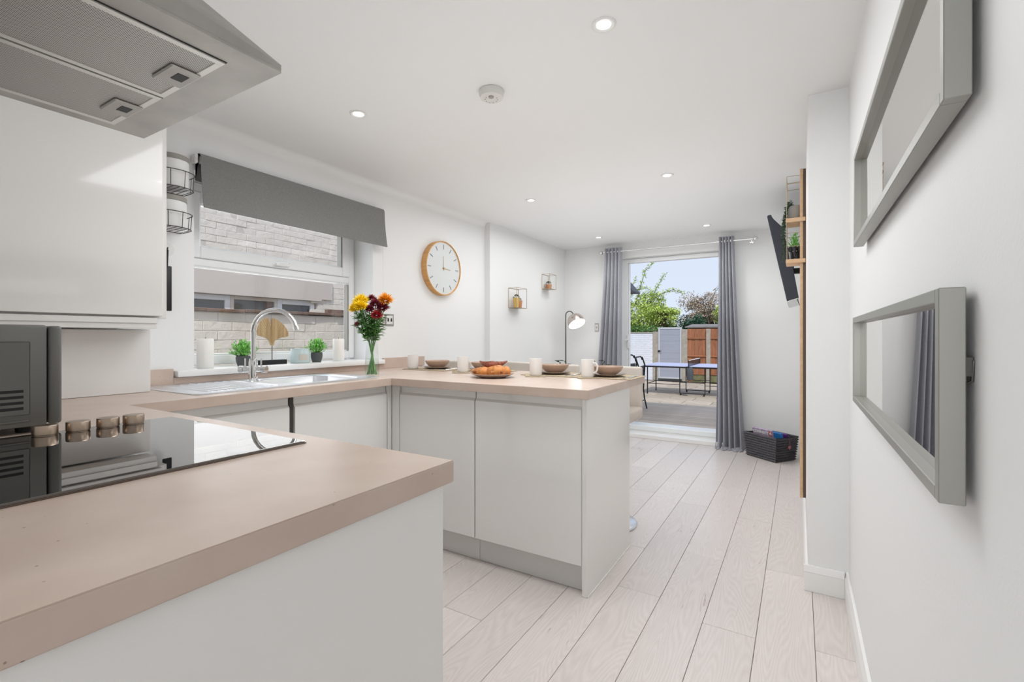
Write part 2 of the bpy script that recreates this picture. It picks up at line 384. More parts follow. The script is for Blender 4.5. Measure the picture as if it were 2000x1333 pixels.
def inst(src, name, parent, loc, rot=None, scale=None):
    c = bpy.data.objects.new(name, src.data); COL.objects.link(c); c.parent = parent
    po = Vector(ORG[parent.name]); c.location = Vector(loc)-po
    if rot: c.rotation_euler = rot
    if scale: c.scale = scale
    return c
def grid_slab(xs, ys, inside, z0, z1, bev=0):
    mb = MB(); vt = {}
    def V(i, j):
        if (i, j) not in vt: vt[i, j] = mb.b.verts.new((xs[i], ys[j], z0))
        return vt[i, j]
    fs = []
    for i in range(len(xs)-1):
        for j in range(len(ys)-1):
            if inside((xs[i]+xs[i+1])/2, (ys[j]+ys[j+1])/2):
                fs.append(mb.b.faces.new([V(i, j), V(i+1, j), V(i+1, j+1), V(i, j+1)]))
    r = bmesh.ops.extrude_face_region(mb.b, geom=fs)
    for v in [g for g in r['geom'] if isinstance(g, bmesh.types.BMVert)]: v.co.z = z1
    bmesh.ops.recalc_face_normals(mb.b, faces=mb.b.faces)
    bmesh.ops.dissolve_limit(mb.b, angle_limit=.01, verts=mb.b.verts, edges=mb.b.edges)
    if bev:
        es = [e for e in mb.b.edges if len(e.link_faces) == 2 and e.calc_face_angle(0) > .5]
        bmesh.ops.bevel(mb.b, geom=es, offset=bev, segments=2, affect='EDGES')
    return mb
def arc(cx, cy, r, a0, a1, n): return [(cx+r*math.cos(a0+(a1-a0)*k/n), cy+r*math.sin(a0+(a1-a0)*k/n)) for k in range(n+1)]

# ------------------------------------------------------------------ structure
WL = -2.575; WL2 = -2.516; NIB = 3.757; CE = 2.225; WR = .185; WR2 = .035; PIER = 2.52; BW = 5.45
WY0, WY1, WZ0, WZ1 = 1.203, 2.362, .955, 1.97      # kitchen window opening
mb = MB()
mb.box(WL-.28, WL, -.05, WY0, 0, CE+.2); mb.box(WL-.28, WL, WY1, NIB, 0, CE+.2)
mb.box(WL-.28, WL, WY0, WY1, 0, WZ0); mb.box(WL-.28, WL, WY0, WY1, WZ1, CE+.2)
mb.box(WL-.28, WL2, NIB, BW+.25, 0, CE+.2)
mb.box(WL, -2.316, .08, .912, 0, 1.17)              # boxed-out section behind the splashback
struct('wall_left', mb, 'wall', smooth=False)
mb = MB(); DX0, DX1, DZ = -1.83, -.66, 2.061
mb.box(WL-.28, DX0, BW, BW+.28, 0, 4.6); mb.box(DX1, .6, BW, BW+.28, 0, 4.6); mb.box(DX0, DX1, BW, BW+.28, DZ, 4.6)  # unseen upper wall added above the ceiling to shade the deck
mb.box(DX0, DX1, BW, BW+.28, -.3, -.01)
struct('wall_back', mb, 'wall', smooth=False)
mb = MB(); mb.box(WR, WR+.3, -2.0, PIER, 0, CE+.2); mb.box(WR2, WR+.3, PIER, BW+.05, 0, CE+.2)
struct('wall_right', mb, 'wall', smooth=False)
mb = MB(); mb.box(WL-.1, -.62, -.1, .08, 0, CE+.2); mb.box(-.72, -.62, -2.0, -.05, 0, CE+.2); mb.box(-.72, WR+.3, -2.1, -1.95, 0, CE+.2)
struct('wall_front', mb, 'wall', smooth=False)
mb = MB(); mb.box(WL-.28, WR+.3, -2.1, BW+.28, CE, CE+.25)
struct('ceiling', mb, 'ceil', smooth=False)
# coving along the left wall
mb = MB(); R_ = .05
for x, a, b in ((WL, .08, NIB-.001),):
    pts = [(x-.002, CE+.002)]+[(x+R_-R_*math.sin(t*PI/2/6), CE-R_+R_*math.cos(t*PI/2/6)) for t in range(7)][::1]
    pts = [(x, CE), (x+R_, CE)]+[(x+R_-R_*math.sin(t*PI/12), CE-R_+R_*math.cos(t*PI/12)) for t in range(1, 7)]
    mb.prism([(p[0], p[1]) for p in pts], 1, a, b)
struct('trim_1', mb, 'ceil', ang=30)
# floor
mb = MB(); mb.box(WL, WR, -2.0, BW, -.1, -.008)
floor = struct('floor', mb, 'gap', smooth=False)
PW = .19; x0 = .05; ncol = 0
JO = {0: 2.045, -1: 2.636, -2: 2.01, -3: 2.63, -4: 2.11, -5: 2.554}
full = None; L_ = 1.285
for c in range(-14, 1):
    xa = x0+PW*c; xb = min(xa+PW, WR-.002); xa = max(xa, WL+.002)
    j = JO.get(c, 2.0+((c*0.47) % 1)*1.2)
    y = j-L_*4
    while y < BW:
        a = max(y, -1.98); b = min(y+L_, BW-.002)
        if b-a > .05:
            g = .0008
            if abs(xb-xa-PW) < 1e-6 and abs(b-a-L_) < 1e-6 and full is not None:
                p = inst(full, 'plank', floor, ((xa+xb)/2, (a+b)/2, 0))
            else:
                hx = (xb-xa)/2-g; hy = (b-a)/2-g
                q = MB().box(-hx, hx, -hy, hy, -.0078, 0, .0014)
                p = obj('plank', q, 'floor', smooth=False); p.parent = floor; p.location = ((xa+xb)/2, (a+b)/2, 0)
                if abs(xb-xa-PW) < 1e-6 and abs(b-a-L_) < 1e-6: full = p
        y += L_
# skirtings
def skirt(name, segs):
    mb = MB()
    for (x0_, x1_, y0_, y1_) in segs:
        mb.box(x0_, x1_, y0_, y1_, 0, .085, .0015)
        if x1_-x0_ < y1_-y0_:
            mb.prism([(x0_, .085), (x1_, .085), (x1_, .112), (x0_, .112)] if False else ([(x0_, .086), (x1_, .086), (x1_, .114), (x0_+.006, .114)]), 1, y0_, y1_)
        else: mb.prism([(y0_, .086), (y1_, .086), (y1_, .114), (y0_+.006, .114)], 0, x0_, x1_)
    return struct(name, mb, 'trim', smooth=False)
skirt('baseboard_right', [(WR-.016, WR-.0005, -1.9, PIER), (WR2-.017, WR-.016, PIER-.016, PIER-.0005), (WR2-.017, WR2-.0005, PIER, BW-.02)])
mb = MB(); mb.box(DX1, WR2-.02, BW-.016, BW-.0005, 0, .114, .0015); mb.box(WL2, DX0, BW-.016, BW-.0005, 0, .114, .0015)
struct('baseboard_back', mb, 'trim', smooth=False)

# kitchen window: frame, opener, panes
mb = MB(); fx0, fx1 = -2.82, -2.765
def ring(mb, x0, x1, ya, yb, za, zb, w, bev=.004):
    mb.box(x0, x1, ya, ya+w, za, zb, bev); mb.box(x0, x1, yb-w, yb, za, zb, bev)
    mb.box(x0, x1, ya+w, yb-w, za, za+w, bev); mb.box(x0, x1, ya+w, yb-w, zb-w, zb, bev)
ring(mb, fx0, fx1, WY0+.002, WY1-.002, .985, WZ1-.002, .052)
mb.box(fx0, fx1, WY0+.05, WY1-.05, 1.521, 1.564, .004)
win = struct('window_1', mb, 'upvc', smooth=False)
mb = MB(); ring(mb, fx0+.012, fx1+.016, WY0+.052, WY1-.054, 1.564, 1.916, .062, .005)
obj('opener_sash', mb, 'upvc', win, smooth=False)
mb = MB(); mb.box(fx0+.02, fx1+.001, WY1-.066, WY1-.053, 1.04, 1.51, .001); obj('gasket', mb, 'framedark', win, smooth=False)
mb = MB(); ring(mb, fx0+.022, fx1-.006, WY0+.052, WY1-.052, 1.037, 1.522, .01, .002); obj('glazing_bead', mb, 'upvc', win, smooth=False)
mb = MB(); mb.box(fx0+.022, fx1+.010, WY1-.127, WY1-.117, 1.63, 1.852, .001); obj('gasket', mb, 'framedark', win, smooth=False)
mb = MB(); ring(mb, fx0+.022, fx1+.004, WY0+.112, WY1-.115, 1.624, 1.856, .008, .001); obj('glazing_bead', mb, 'upvc', win, smooth=False)
obj('pane', MB().box(-2.80, -2.796, WY0+.05, WY1-.05, 1.03, 1.515), 'glass', win, smooth=False)
obj('pane', MB().box(-2.80, -2.796, WY0+.105, WY1-.11, 1.618, 1.862), 'glass', win, smooth=False)
mb = MB(); hy, hz = 1.80, 1.588
mb.box(-2.752, -2.742, hy-.035, hy+.035, hz-.012, hz+.012, .004); mb.ball((-2.73, hy+.01, hz), (.018, .018, .014))
mb.tube([(-2.728, hy+.01, hz), (-2.722, hy-.03, hz-.002), (-2.722, hy-.07, hz-.006)], [.011, .011, .008])
obj('window_handle', mb, 'upvc', win)
mb = MB(); mb.box(-2.77, -2.53, 1.112, 2.437, .945, .977, .006, 2)
struct('trim_2', mb, 'trim')
# patio door frame and step
mb = MB(); fy0, fy1 = BW+.10, BW+.17
mb.box(DX0, DX0+.085, fy0, fy1, .115, DZ-.002, .004); mb.box(DX1-.085, DX1, fy0, fy1, .115, DZ-.002, .004)
mb.box(DX0+.085, DX1-.085, fy0, fy1, DZ-.05, DZ-.002, .004)
mb.box(DX0, DX1, BW-.0, fy1+.05, .061, .115, .004)
door = struct('door_1', mb, 'upvc', smooth=False)
mb = MB(); mb.box(DX0+.087, DX0+.101, fy0+.012, fy1-.01, .12, DZ-.055, .003); obj('weather_strip', mb, 'upvc', door, smooth=False)
mb = MB(); mb.box(DX0+.075, DX0+.10, fy0-.012, fy0, 1.0, 1.16, .003); mb.tube([(DX0+.09, fy0-.01, 1.1), (DX0+.09, fy0-.045, 1.1), (DX0+.06, fy0-.05, 1.1)], .008)
obj('door_handle', mb, 'trim', door)
mb = MB(); mb.box(DX0, DX1+.02, 5.30, BW-.001, 0, .045, .003); mb.box(DX0, DX1, BW, fy1+.05, -.008, .06)
struct('trim_3', mb, 'trim', smooth=False)

# ------------------------------------------------------------------ kitchen units
WT, WB = .91, .870
# continuous worktop with a hole for the sink bowl
xs = [WL+.002, -2.44, -2.316, -2.07, -1.922, -.766, -.549]; ys = [.085, .70, .913, 1.40, 1.84, 1.895, 2.76]
def ins(x, y):
    if -2.44 < x < -2.07 and 1.40 < y < 1.84: return False
    if y < .70: return x > -2.316
    if y < .913: return -2.316 < x < -1.922
    if y < 1.895: return x < -1.922
    return x < -.766
t = thing('kitchen_worktop', 'continuous beige stone-effect worktop with sink run, hob leg and breakfast bar', 'worktop', (-1.9, .7, .87))
obj('top_slab', grid_slab(xs, ys, ins, WB, WT, .0018), 'top', t, smooth=False)
mb = MB(); mb.box(WL+.001, WL+.020, .914, 1.105, WT, .985, .0015); mb.box(WL+.001, WL+.020, 1.105, 2.445, WT, .943, .0015); mb.box(WL+.001, WL+.020, 2.445, 2.88, WT, .985, .0015)
obj('upstand', mb, 'top', t, smooth=False)

def door_panel(t, name, axis, plane, a, b, z0=.146, z1=.866, sgn=1):
    """handleless slab door with a scooped top rail; axis=0: faces +x at x=plane, axis=1: faces -y"""
    mb = MB(); th = .02
    prof = [(0, z0), (0, z1-.048), (-.0125, z1-.036), (-.0135, z1-.008), (-.006, z1-.001), (-th, z1), (-th, z0)]
    if axis == 0:
        pts = [(plane+p[0], p[1]) for p in prof]; mb.prism(pts, 1, a, b, .0008)
    else:
        pts = [(plane-p[0], p[1]) for p in prof]; mb.prism([(p[0], p[1]) for p in pts], 0, a, b, .0008)
    return obj('door', mb, 'gloss', t, smooth=False)
def unit(label, axis, plane, a, b, depth, ct=WB-.001):
    if axis == 0:
        t = thing('base_cabinet', label, 'cabinet', (plane, (a+b)/2, 0)); body = MB().box(plane-depth, plane-.022, a, b, .15, ct)
        body.box(plane-.0225, plane-.0215, a+.003, b-.003, .15, WB-.012)
        pl = MB().box(plane-.06, plane-.045, a, b, .001, .149, .001)
    else:
        t = thing('base_cabinet', label, 'cabinet', ((a+b)/2, plane, 0)); body = MB().box(a, b, plane+.022, plane+depth, .15, WB-.001)
        pl = MB().box(a, b, plane+.045, plane+.060, .001, .126, .001)
        pl.box(a, b, plane+.06, plane+.08, .001, .149)
    obj('carcass', body, 'carcass', t, smooth=False)
    door_panel(t, 'door', axis, plane, a+.002, b-.002, .130 if axis else .146)
    obj('plinth', pl, 'plinth', t, smooth=False)
    return t
unit('white gloss handleless cabinet under the draining board, left of the dark gap', 0, -1.965, .722, 1.315, .34)
unit('white gloss handleless cabinet under the sink bowl, right of the dark gap', 0, -1.965, 1.338, 1.905, .58, .75)
unit('white gloss breakfast bar cabinet nearest the inner corner', 1, 1.94, -1.905, -1.392, .58)
unit('white gloss breakfast bar cabinet beside the end panel, widest door', 1, 1.94, -1.390, -.815, .58)
mb = MB(); mb.box(-1.985, -1.962, 1.907, 1.935, .15, .866, .001); mb.box(-1.962, -1.907, 1.938, 1.958, .15, .866, .001)
setp(obj('corner_post', mb, 'gloss', smooth=False, org=(-1.96, 1.94, 0)), 'narrow white corner post between sink run and breakfast bar', 'panel')
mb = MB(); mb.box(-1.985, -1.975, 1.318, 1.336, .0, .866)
setp(obj('gap_shade_strip', mb, 'shadow', smooth=False, org=(-1.98, 1.327, 0)), 'dark strip painted as shade in the gap between the two sink run cabinets', 'strip')  # dark colour stands in for the shade between the doors
t = thing('end_panel', 'white gloss end panel closing the breakfast bar beside the walkway', 'panel', (-.80, 2.2, 0))
obj('board', MB().box(-.813, -.790, 1.935, 2.545, .001, WB-.001, .001), 'gloss', t, smooth=False)
obj('sealant_bead', MB().box(-.7895, -.785, 1.94, 2.545, .0005, .006, .001), 'white', t, smooth=False)
mb = MB(); mb.box(-.815, -2.50, 2.523, 2.545, .001, WB-.001, .001)
setp(obj('back_panel', mb, 'gloss', smooth=False, org=(-1.6, 2.53, 0)), 'white back panel of the breakfast bar facing the stools', 'panel')
t = thing('base_cabinet', 'white cabinet leg with plain end panel under the hob worktop', 'cabinet', (-1.2, .4, 0))
obj('end_board', MB().box(-.578, -.560, .10, .682, .001, WB-.001, .001), 'gloss', t, smooth=False)
obj('carcass', MB().box(-1.92, -.58, .10, .66, .10, WB-.02), 'carcass', t, smooth=False)

# ------------------------------------------------------------------ sink and tap
def rrect(cx, cy, hx, hy, r, n=8):
    P = []
    for (sx_, sy_, a) in ((1, 1, 0), (-1, 1, PI/2), (-1, -1, PI), (1, -1, 3*PI/2)):
        P += arc(cx+sx_*(hx-r), cy+sy_*(hy-r), r, a, a+PI/2, n)
    return P
def loft(mb, rings, capend=True):
    R = [[mb.b.verts.new(p) for p in r] for r in rings]; n = len(R[0])
    for A, B in zip(R, R[1:]):
        for k in range(n): mb.b.faces.new([A[k], A[(k+1) % n], B[(k+1) % n], B[k]])
    if capend: mb.b.faces.new(R[-1])
    return R
SX, SY, HX_, HY_ = -2.27, 1.42, .265, .475
t = thing('kitchen_sink', 'stainless steel inset sink with left drainer under the window', 'sink', (SX, SY, WT))
mb = MB(); bc = (-2.255, 1.62)
rg = lambda cx, cy, hx, hy, r, z: [(x, y, z) for x, y in rrect(cx, cy, hx, hy, r)]
loft(mb, [rg(SX, SY, HX_, HY_, .03, WT+.0005), rg(SX, SY, HX_, HY_, .03, WT+.003), rg(SX, SY, HX_-.004, HY_-.004, .03, WT+.006), rg(SX, SY, HX_-.018, HY_-.018, .03, WT+.004),
          rg(*bc, .182, .217, .07, WT+.004), rg(*bc, .175, .21, .065, WT-.001), rg(*bc, .165, .20, .06, WT-.12), rg(*bc, .13, .165, .05, WT-.14)])
obj('sink_tray', mb, 'sink', t, ang=50)
mb = MB()
for k in range(9):
    y = 1.02+.038*k; mb.lathe([(0, WT+.008), (.004, WT+.0075), (.009, WT+.0035)], (0, 0, 0), 4) if False else None
    mb.prism([(y-.009, WT+.004), (y-.004, WT+.0085), (y+.004, WT+.0085), (y+.009, WT+.004)], 0, -2.46, -2.06)
obj('drainer_rib', mb, 'sink', t, ang=20)
mb = MB(); mb.lathe([(.042, WT-.139), (.04, WT-.136), (.03, WT-.137), (0, WT-.138)], (bc[0], bc[1], 0), 20); obj('waste', mb, 'chrome', t)
t = thing('mixer_tap', 'chrome swan-neck mixer tap behind the sink', 'tap', (-2.34, 1.365, WT+.006))
tx, ty, tz = -2.34, 1.365, WT+.004
mb = MB(); mb.lathe([(0, 0), (.026, 0), (.026, .008), (.022, .012), (.021, .10), (.017, .115), (0, .115)], (tx, ty, tz), 20); obj('body', mb, 'chrome', t)
dx, dy = math.cos(math.radians(31)), math.sin(math.radians(31))   # spout swings over the bowl
pts = [(tx, ty, tz+.10), (tx, ty, 1.165)]
for k in range(1, 13):
    a = PI-k*PI*.93/12; pts.append((tx+dx*.108*(1+math.cos(a)), ty+dy*.108*(1+math.cos(a)), 1.165+.108*math.sin(a)))
mb = MB(); mb.tube(pts, [.0112]*(len(pts)-1)+[.0112], 12); obj('spout', mb, 'chrome', t)
e = Vector(pts[-1]); d_ = (e-Vector(pts[-2])).normalized(); mb = MB(); mb.tube([e-d_*.002, e+d_*.018], .0135, 12); obj('spout_tip', mb, 'chrome', t)
for s_ in (-1, 1):
    mb = MB(); ax = Vector((math.cos(math.radians(31)), math.sin(math.radians(31)), 0))
    a0 = Vector((tx, ty, tz+.062)); mb.tube([a0+ax*s_*.015, a0+ax*s_*.045, a0+ax*s_*.047, a0+ax*s_*.068], [.013, .014, .018, .018], 14)
    hd = obj('tap_handle', mb, 'chrome', t)
    mb = MB(); mb.tube([a0+ax*s_*.04+Vector((0, 0, .012)), a0+ax*s_*.04+Vector((0, 0, .055))], .004, 8); obj('lever', mb, 'chrome', hd)

# ------------------------------------------------------------------ hob, knobs
t = thing('ceramic_hob', 'black glass ceramic hob set in the near worktop', 'hob', (-1.21, .39, WT))
obj('glass_plate', MB().box(-1.505, -.912, .135, .645, WT+.0005, WT+.006, .0006), 'hobtop', t, smooth=False)
obj('metal_trim', MB().box(-1.506, -.909, .133, .647, WT+.0002, WT+.0018, .0003), 'brass_dark', t, smooth=False)
for y in (.375, .433, .490, .543):
    mb = MB(); mb.lathe([(0, WT+.029), (.0215, WT+.029), (.0225, WT+.027), (.0225, WT+.0085), (.0215, WT+.0075), (.0215, WT+.0062), (0, WT+.0062)], (-1.468, y, 0), 32)
    k_ = obj('control_knob', mb, 'knob', t)

# ------------------------------------------------------------------ microwave
t = thing('microwave', 'dark grey microwave with vent slots standing left of the hob', 'microwave', (-1.77, .25, WT))
mb = MB(); mb.box(-2.0, -1.555, .095, .402, .926, 1.168, .006, 2); mb.box(-1.556, -1.5535, .11, .371, .955, 1.128, .0022)
mb.box(-1.556, -1.5535, .11, .371, .938, .944, .002)
obj('casing', mb, 'micro', t)
obj('door', MB().box(-2.0, -1.551, .4035, .428, .928, 1.166, .007, 3), 'micro', t)
for k in range(4):
    z = .968+.0135*k; obj('vent_slot', MB().box(-1.5545, -1.553, .29, .360, z, z+.007, .0007), 'microd', t, smooth=False)
for x in (-1.95, -1.60):
    for y in (.13, .37): obj('foot', MB().lathe([(0, .9105), (.014, .9105), (.016, .927), (0, .927)], (x, y, 0), 12), 'microd', t)

# ------------------------------------------------------------------ wall cupboard, splashback, extractor hood
t = thing('wall_cupboard', 'white gloss wall cupboard left of the window', 'cabinet', (-2.4, .5, 1.2))
mb = MB(); mb.box(WL+.003, -2.222, -.2 if False else .09, .935, 1.215, CE-.003, .001); obj('carcass', mb, 'carcass', t, smooth=False)
obj('door', MB().box(-2.221, -2.20, .30, .912, 1.222, CE-.02, .0015), 'gloss', t, smooth=False)
obj('pelmet', MB().box(-2.3, -2.21, .10, .895, 1.172, 1.2145, .001).box(-2.215, -2.205, .10, .895, 1.193, 1.2145, .0008), 'gloss', t, smooth=False)
setp(obj('splashback', MB().box(-2.315, -2.308, .09, .912, WT+.001, 1.168, .001), 'gloss', smooth=False, org=(-2.31, .5, WT)), 'white gloss splashback panel behind the microwave', 'splashback')

HZ = 1.663; hx0, hx1, hy1 = -1.48, -.88, .57
t = thing('cooker_hood', 'brushed steel chimney cooker hood with two mesh filters above the hob', 'cooker hood', (-1.18, .3, HZ))
mb = MB()
b0 = [(hx0, .085, HZ), (hx1, .085, HZ), (hx1, hy1, HZ), (hx0, hy1, HZ)]
b1 = [(hx0, .085, HZ+.075), (hx1, .085, HZ+.075), (hx1, hy1, HZ+.016), (hx0, hy1, HZ+.016)]
b2 = [(-1.31, .085, HZ+.22), (-1.05, .085, HZ+.22), (-1.05, .33, HZ+.22), (-1.31, .33, HZ+.22)]
R = loft(mb, [b0, b1, b2]); mb.b.faces.new(R[0][::-1])
obj('canopy', mb, 'steel', t, smooth=False)
obj('chimney', MB().box(-1.31, -1.05, .085, .33, HZ+.22, CE-.002, .002), 'steel', t, smooth=False)
obj('side_trim', MB().box(hx1-.002, hx1+.003, .09, hy1-.001, HZ-.001, HZ+.006, .001), 'steel', t, smooth=False)
for xa, xb in ((-1.436, -1.190), (-1.182, -.936)):
    mb = MB(); ring(mb, xa, xb, .12, .492, HZ-.0045, HZ+.002, .012, .001) if False else None
    ww = .0125; za, zb = HZ-.0045, HZ-.0002
    mb.box(xa, xa+ww, .12, .492, za, zb, .001); mb.box(xb-ww, xb, .12, .492, za, zb, .001); mb.box(xa+ww, xb-ww, .12, .12+ww, za, zb, .001); mb.box(xa+ww, xb-ww, .492-ww, .492, za, zb, .001)
    f = obj('grease_filter', mb, 'alu', t, smooth=False)
    obj('shadow_gap', MB().box(xa-.0025, xb+.0025, .1175, .4945, HZ-.0008, HZ-.0001), 'microd', f, smooth=False)
    obj('mesh_panel', MB().box(xa+ww, xb-ww, .12+ww, .492-ww, HZ-.0028, HZ-.0004), 'filter', f, smooth=False)
    cx = (xa+xb)/2
    mb = MB(); mb.box(cx-.042, cx+.042, .436, .489, HZ-.0085, HZ-.0028, .0025); h_ = obj('filter_handle', mb, 'steel', f)
    obj('mesh_panel', MB().box(cx-.010, cx+.022, .456, .476, HZ-.0092, HZ-.0085), 'microd', f, smooth=False)

# ------------------------------------------------------------------ blind
t = thing('roller_blind', 'charcoal fabric blind half lowered over the kitchen window', 'blind', (-2.52, 1.8, 2.04))
by0, by1 = 1.205, 2.412
mb = MB(); P = [(-2.565, 1.915), (-2.562, 2.03), (-2.545, 2.045), (-2.525, 2.043), (-2.513, 2.03)]
for k in range(9): P.append((-2.511+.026*(k/8)**1.5*1.0, 2.02-.246*(k+1)/9))
P2 = [(x-.003, z-.001) for x, z in P][::-1]
mb.prism(P+P2, 1, by0, by1); obj('fabric', mb, 'blind', t)
mb = MB(); mb.tube([(-2.54, by0+.004, 2.015), (-2.54, by1-.004, 2.015)], .019, 14); obj('roller_tube', mb, 'plug', t)
mb = MB(); mb.box(-2.489, -2.484, by0, by1, 1.771, 1.782, .001); obj('bottom_bar', mb, 'blind', t)
for y in (by0-.018, by1+.002):
    mb = MB(); mb.box(-2.574, -2.53, y, y+.016, 1.995, 2.04, .004); mb.ball((-2.545, y+.008, 2.01), (.018, .01, .018)); obj('bracket', mb, 'plug', t)
mb = MB(); mb.tube([(-2.535, by1+.006, 2.0), (-2.535, by1+.008, 1.5), (-2.533, by1+.007, 1.30)], .0012, 5); obj('pull_cord', mb, 'plug', t)

# ------------------------------------------------------------------ things on the window sill (top at z .977)
SZ = .9775
def candle(label, x, y, r, h):
    t = thing('pillar_candle', label, 'candle', (x, y, SZ))
    obj('wax', MB().lathe([(0, SZ), (r*.97, SZ), (r, SZ+.004), (r, SZ+h-.006), (r*.9, SZ+h), (r*.6, SZ+h-.002), (0, SZ+h-.005)], (x, y, 0), 28), 'candle', t)
    obj('wick', MB().tube([(x, y, SZ+h-.006), (x+.001, y+.001, SZ+h+.009)], .0011, 6), 'microd', t)
candle('white pillar candle at the left end of the sill, the larger one', -2.62, 1.277, .038, .152)
candle('white pillar candle at the right end of the sill, slimmer one', -2.62, 2.105, .036, .148)
def potplant(label, x, y, r, h, pot, leafmat, lz, lr, n, wob):
    t = thing('potted_plant', label, 'plant', (x, y, SZ))
    obj('pot', MB().lathe([(0, SZ), (r*.72, SZ), (r*.95, SZ+h*.45), (r, SZ+h*.8), (r*.93, SZ+h), (r*.82, SZ+h), (r*.8, SZ+h*.85), (0, SZ+h*.85)], (x, y, 0), 24), pot, t)
    mb = MB(); sm = MB(); rnd = random.Random(int(x*999)+int(y*777))
    for k in range(n):
        a = rnd.uniform(0, 2*PI); e = rnd.uniform(.25, 1.5); R_ = rnd.uniform(.35, .9)*lr
        d = Vector((math.cos(a)*math.cos(e), math.sin(a)*math.cos(e), math.sin(e)*1.25))
        p = Vector((x, y, SZ+h*.8))+d*R_
        if k % 7 == 0: sm.tube([(x, y, SZ+h*.8), p], .0012, 4)
        q = Vector((rnd.uniform(-1, 1), rnd.uniform(-1, 1), rnd.uniform(-.2, 1)))+d
        mb.leaf(p, q, wob*rnd.uniform(.7, 1.3), wob*.55)
    obj('stem', sm, 'leafm', t); setp(obj('foliage', mb, leafmat, t, smooth=False), kind='stuff')
potplant('small green plant in charcoal pot left of the tap', -2.63, 1.478, .037, .056, 'potgrey', 'leaf', .1, .085, 420, .017)
potplant('small green plant in charcoal pot between jar candle and right pillar candle', -2.63, 1.945, .036, .062, 'potgrey', 'leaf', .1, .083, 440, .017)
# ginkgo leaf sculpture
gx, gy = -2.64, 1.652
t = thing('leaf_sculpture', 'gilded fan-shaped leaf sculpture on a thin rod and dark base', 'ornament', (gx, gy, SZ))
obj('base', MB().box(gx-.02, gx+.02, gy-.082, gy+.082, SZ, SZ+.026, .001), 'black', t, smooth=False)
obj('rod', MB().tube([(gx, gy, SZ+.025), (gx, gy, 1.10)], .0025, 8), 'pole', t)
OUT = [(962, 715), (975, 655), (1000, 622), (1040, 612), (1100, 615), (1146, 600), (1150, 560), (1122, 500), (1090, 458), (1040, 418), (1000, 386), (950, 374), (928, 384), (934, 450), (938, 522), (930, 522), (918, 460), (904, 392), (886, 372), (850, 376), (800, 412), (772, 478), (757, 540), (762, 588), (820, 598), (870, 618), (900, 658), (922, 715)]
prof = [(gy+(a-942)*.000500, 1.095+(700-b)*.00047) for a, b in OUT]
mb = MB(); mb.prism(prof, 0, gx-.002, gx+.002); lf = obj('leaf_fan', mb, 'ginkgo', t, smooth=False)
mb = MB(); P0 = Vector((gx, gy, 1.09)); C0 = Vector((gx, gy, 1.135))
for k in list(range(5, 13))+list(range(16, 24)):
    for f in (0, .5):
        q = prof[k]; q2 = prof[k+1]; E_ = Vector((gx, q[0]+(q2[0]-q[0])*f, q[1]+(q2[1]-q[1])*f)); C1 = C0.lerp(E_, .12)
        for sd in (.0022, -.0022):
            pts = [(P0*(1-u)**2+C1*2*u*(1-u)+E_*u*u)+Vector((sd, 0, 0)) for u in (0, .2, .4, .6, .8, .98)]; mb.tube(pts, [.0004, .0008, .0012, .0015, .0017, .0015], 4)
obj('rib', mb, 'ginkgo', lf)
# jar candle
jx, jy = -2.63, 1.828
t = thing('jar_candle', 'pale blue glass jar candle with paper label in the middle of the sill', 'candle', (jx, jy, SZ))
obj('jar', MB().lathe([(0, SZ), (.052, SZ), (.057, SZ+.006), (.057, SZ+.068), (.053, SZ+.074), (.053, SZ+.088), (.050, SZ+.088), (.050, SZ+.062), (0, SZ+.060)], (jx, jy, 0), 28), 'jar', t)
mb = MB(); P = arc(jx, jy, .0576, -.75, .25, 8); Q = [mb.b.verts.new((x, y, SZ+.018)) for x, y in P]; Q2 = [mb.b.verts.new((x, y, SZ+.054)) for x, y in P]
for k in range(8): mb.b.faces.new([Q[k], Q[k+1], Q2[k+1], Q2[k]])
obj('label', mb, 'label', t)

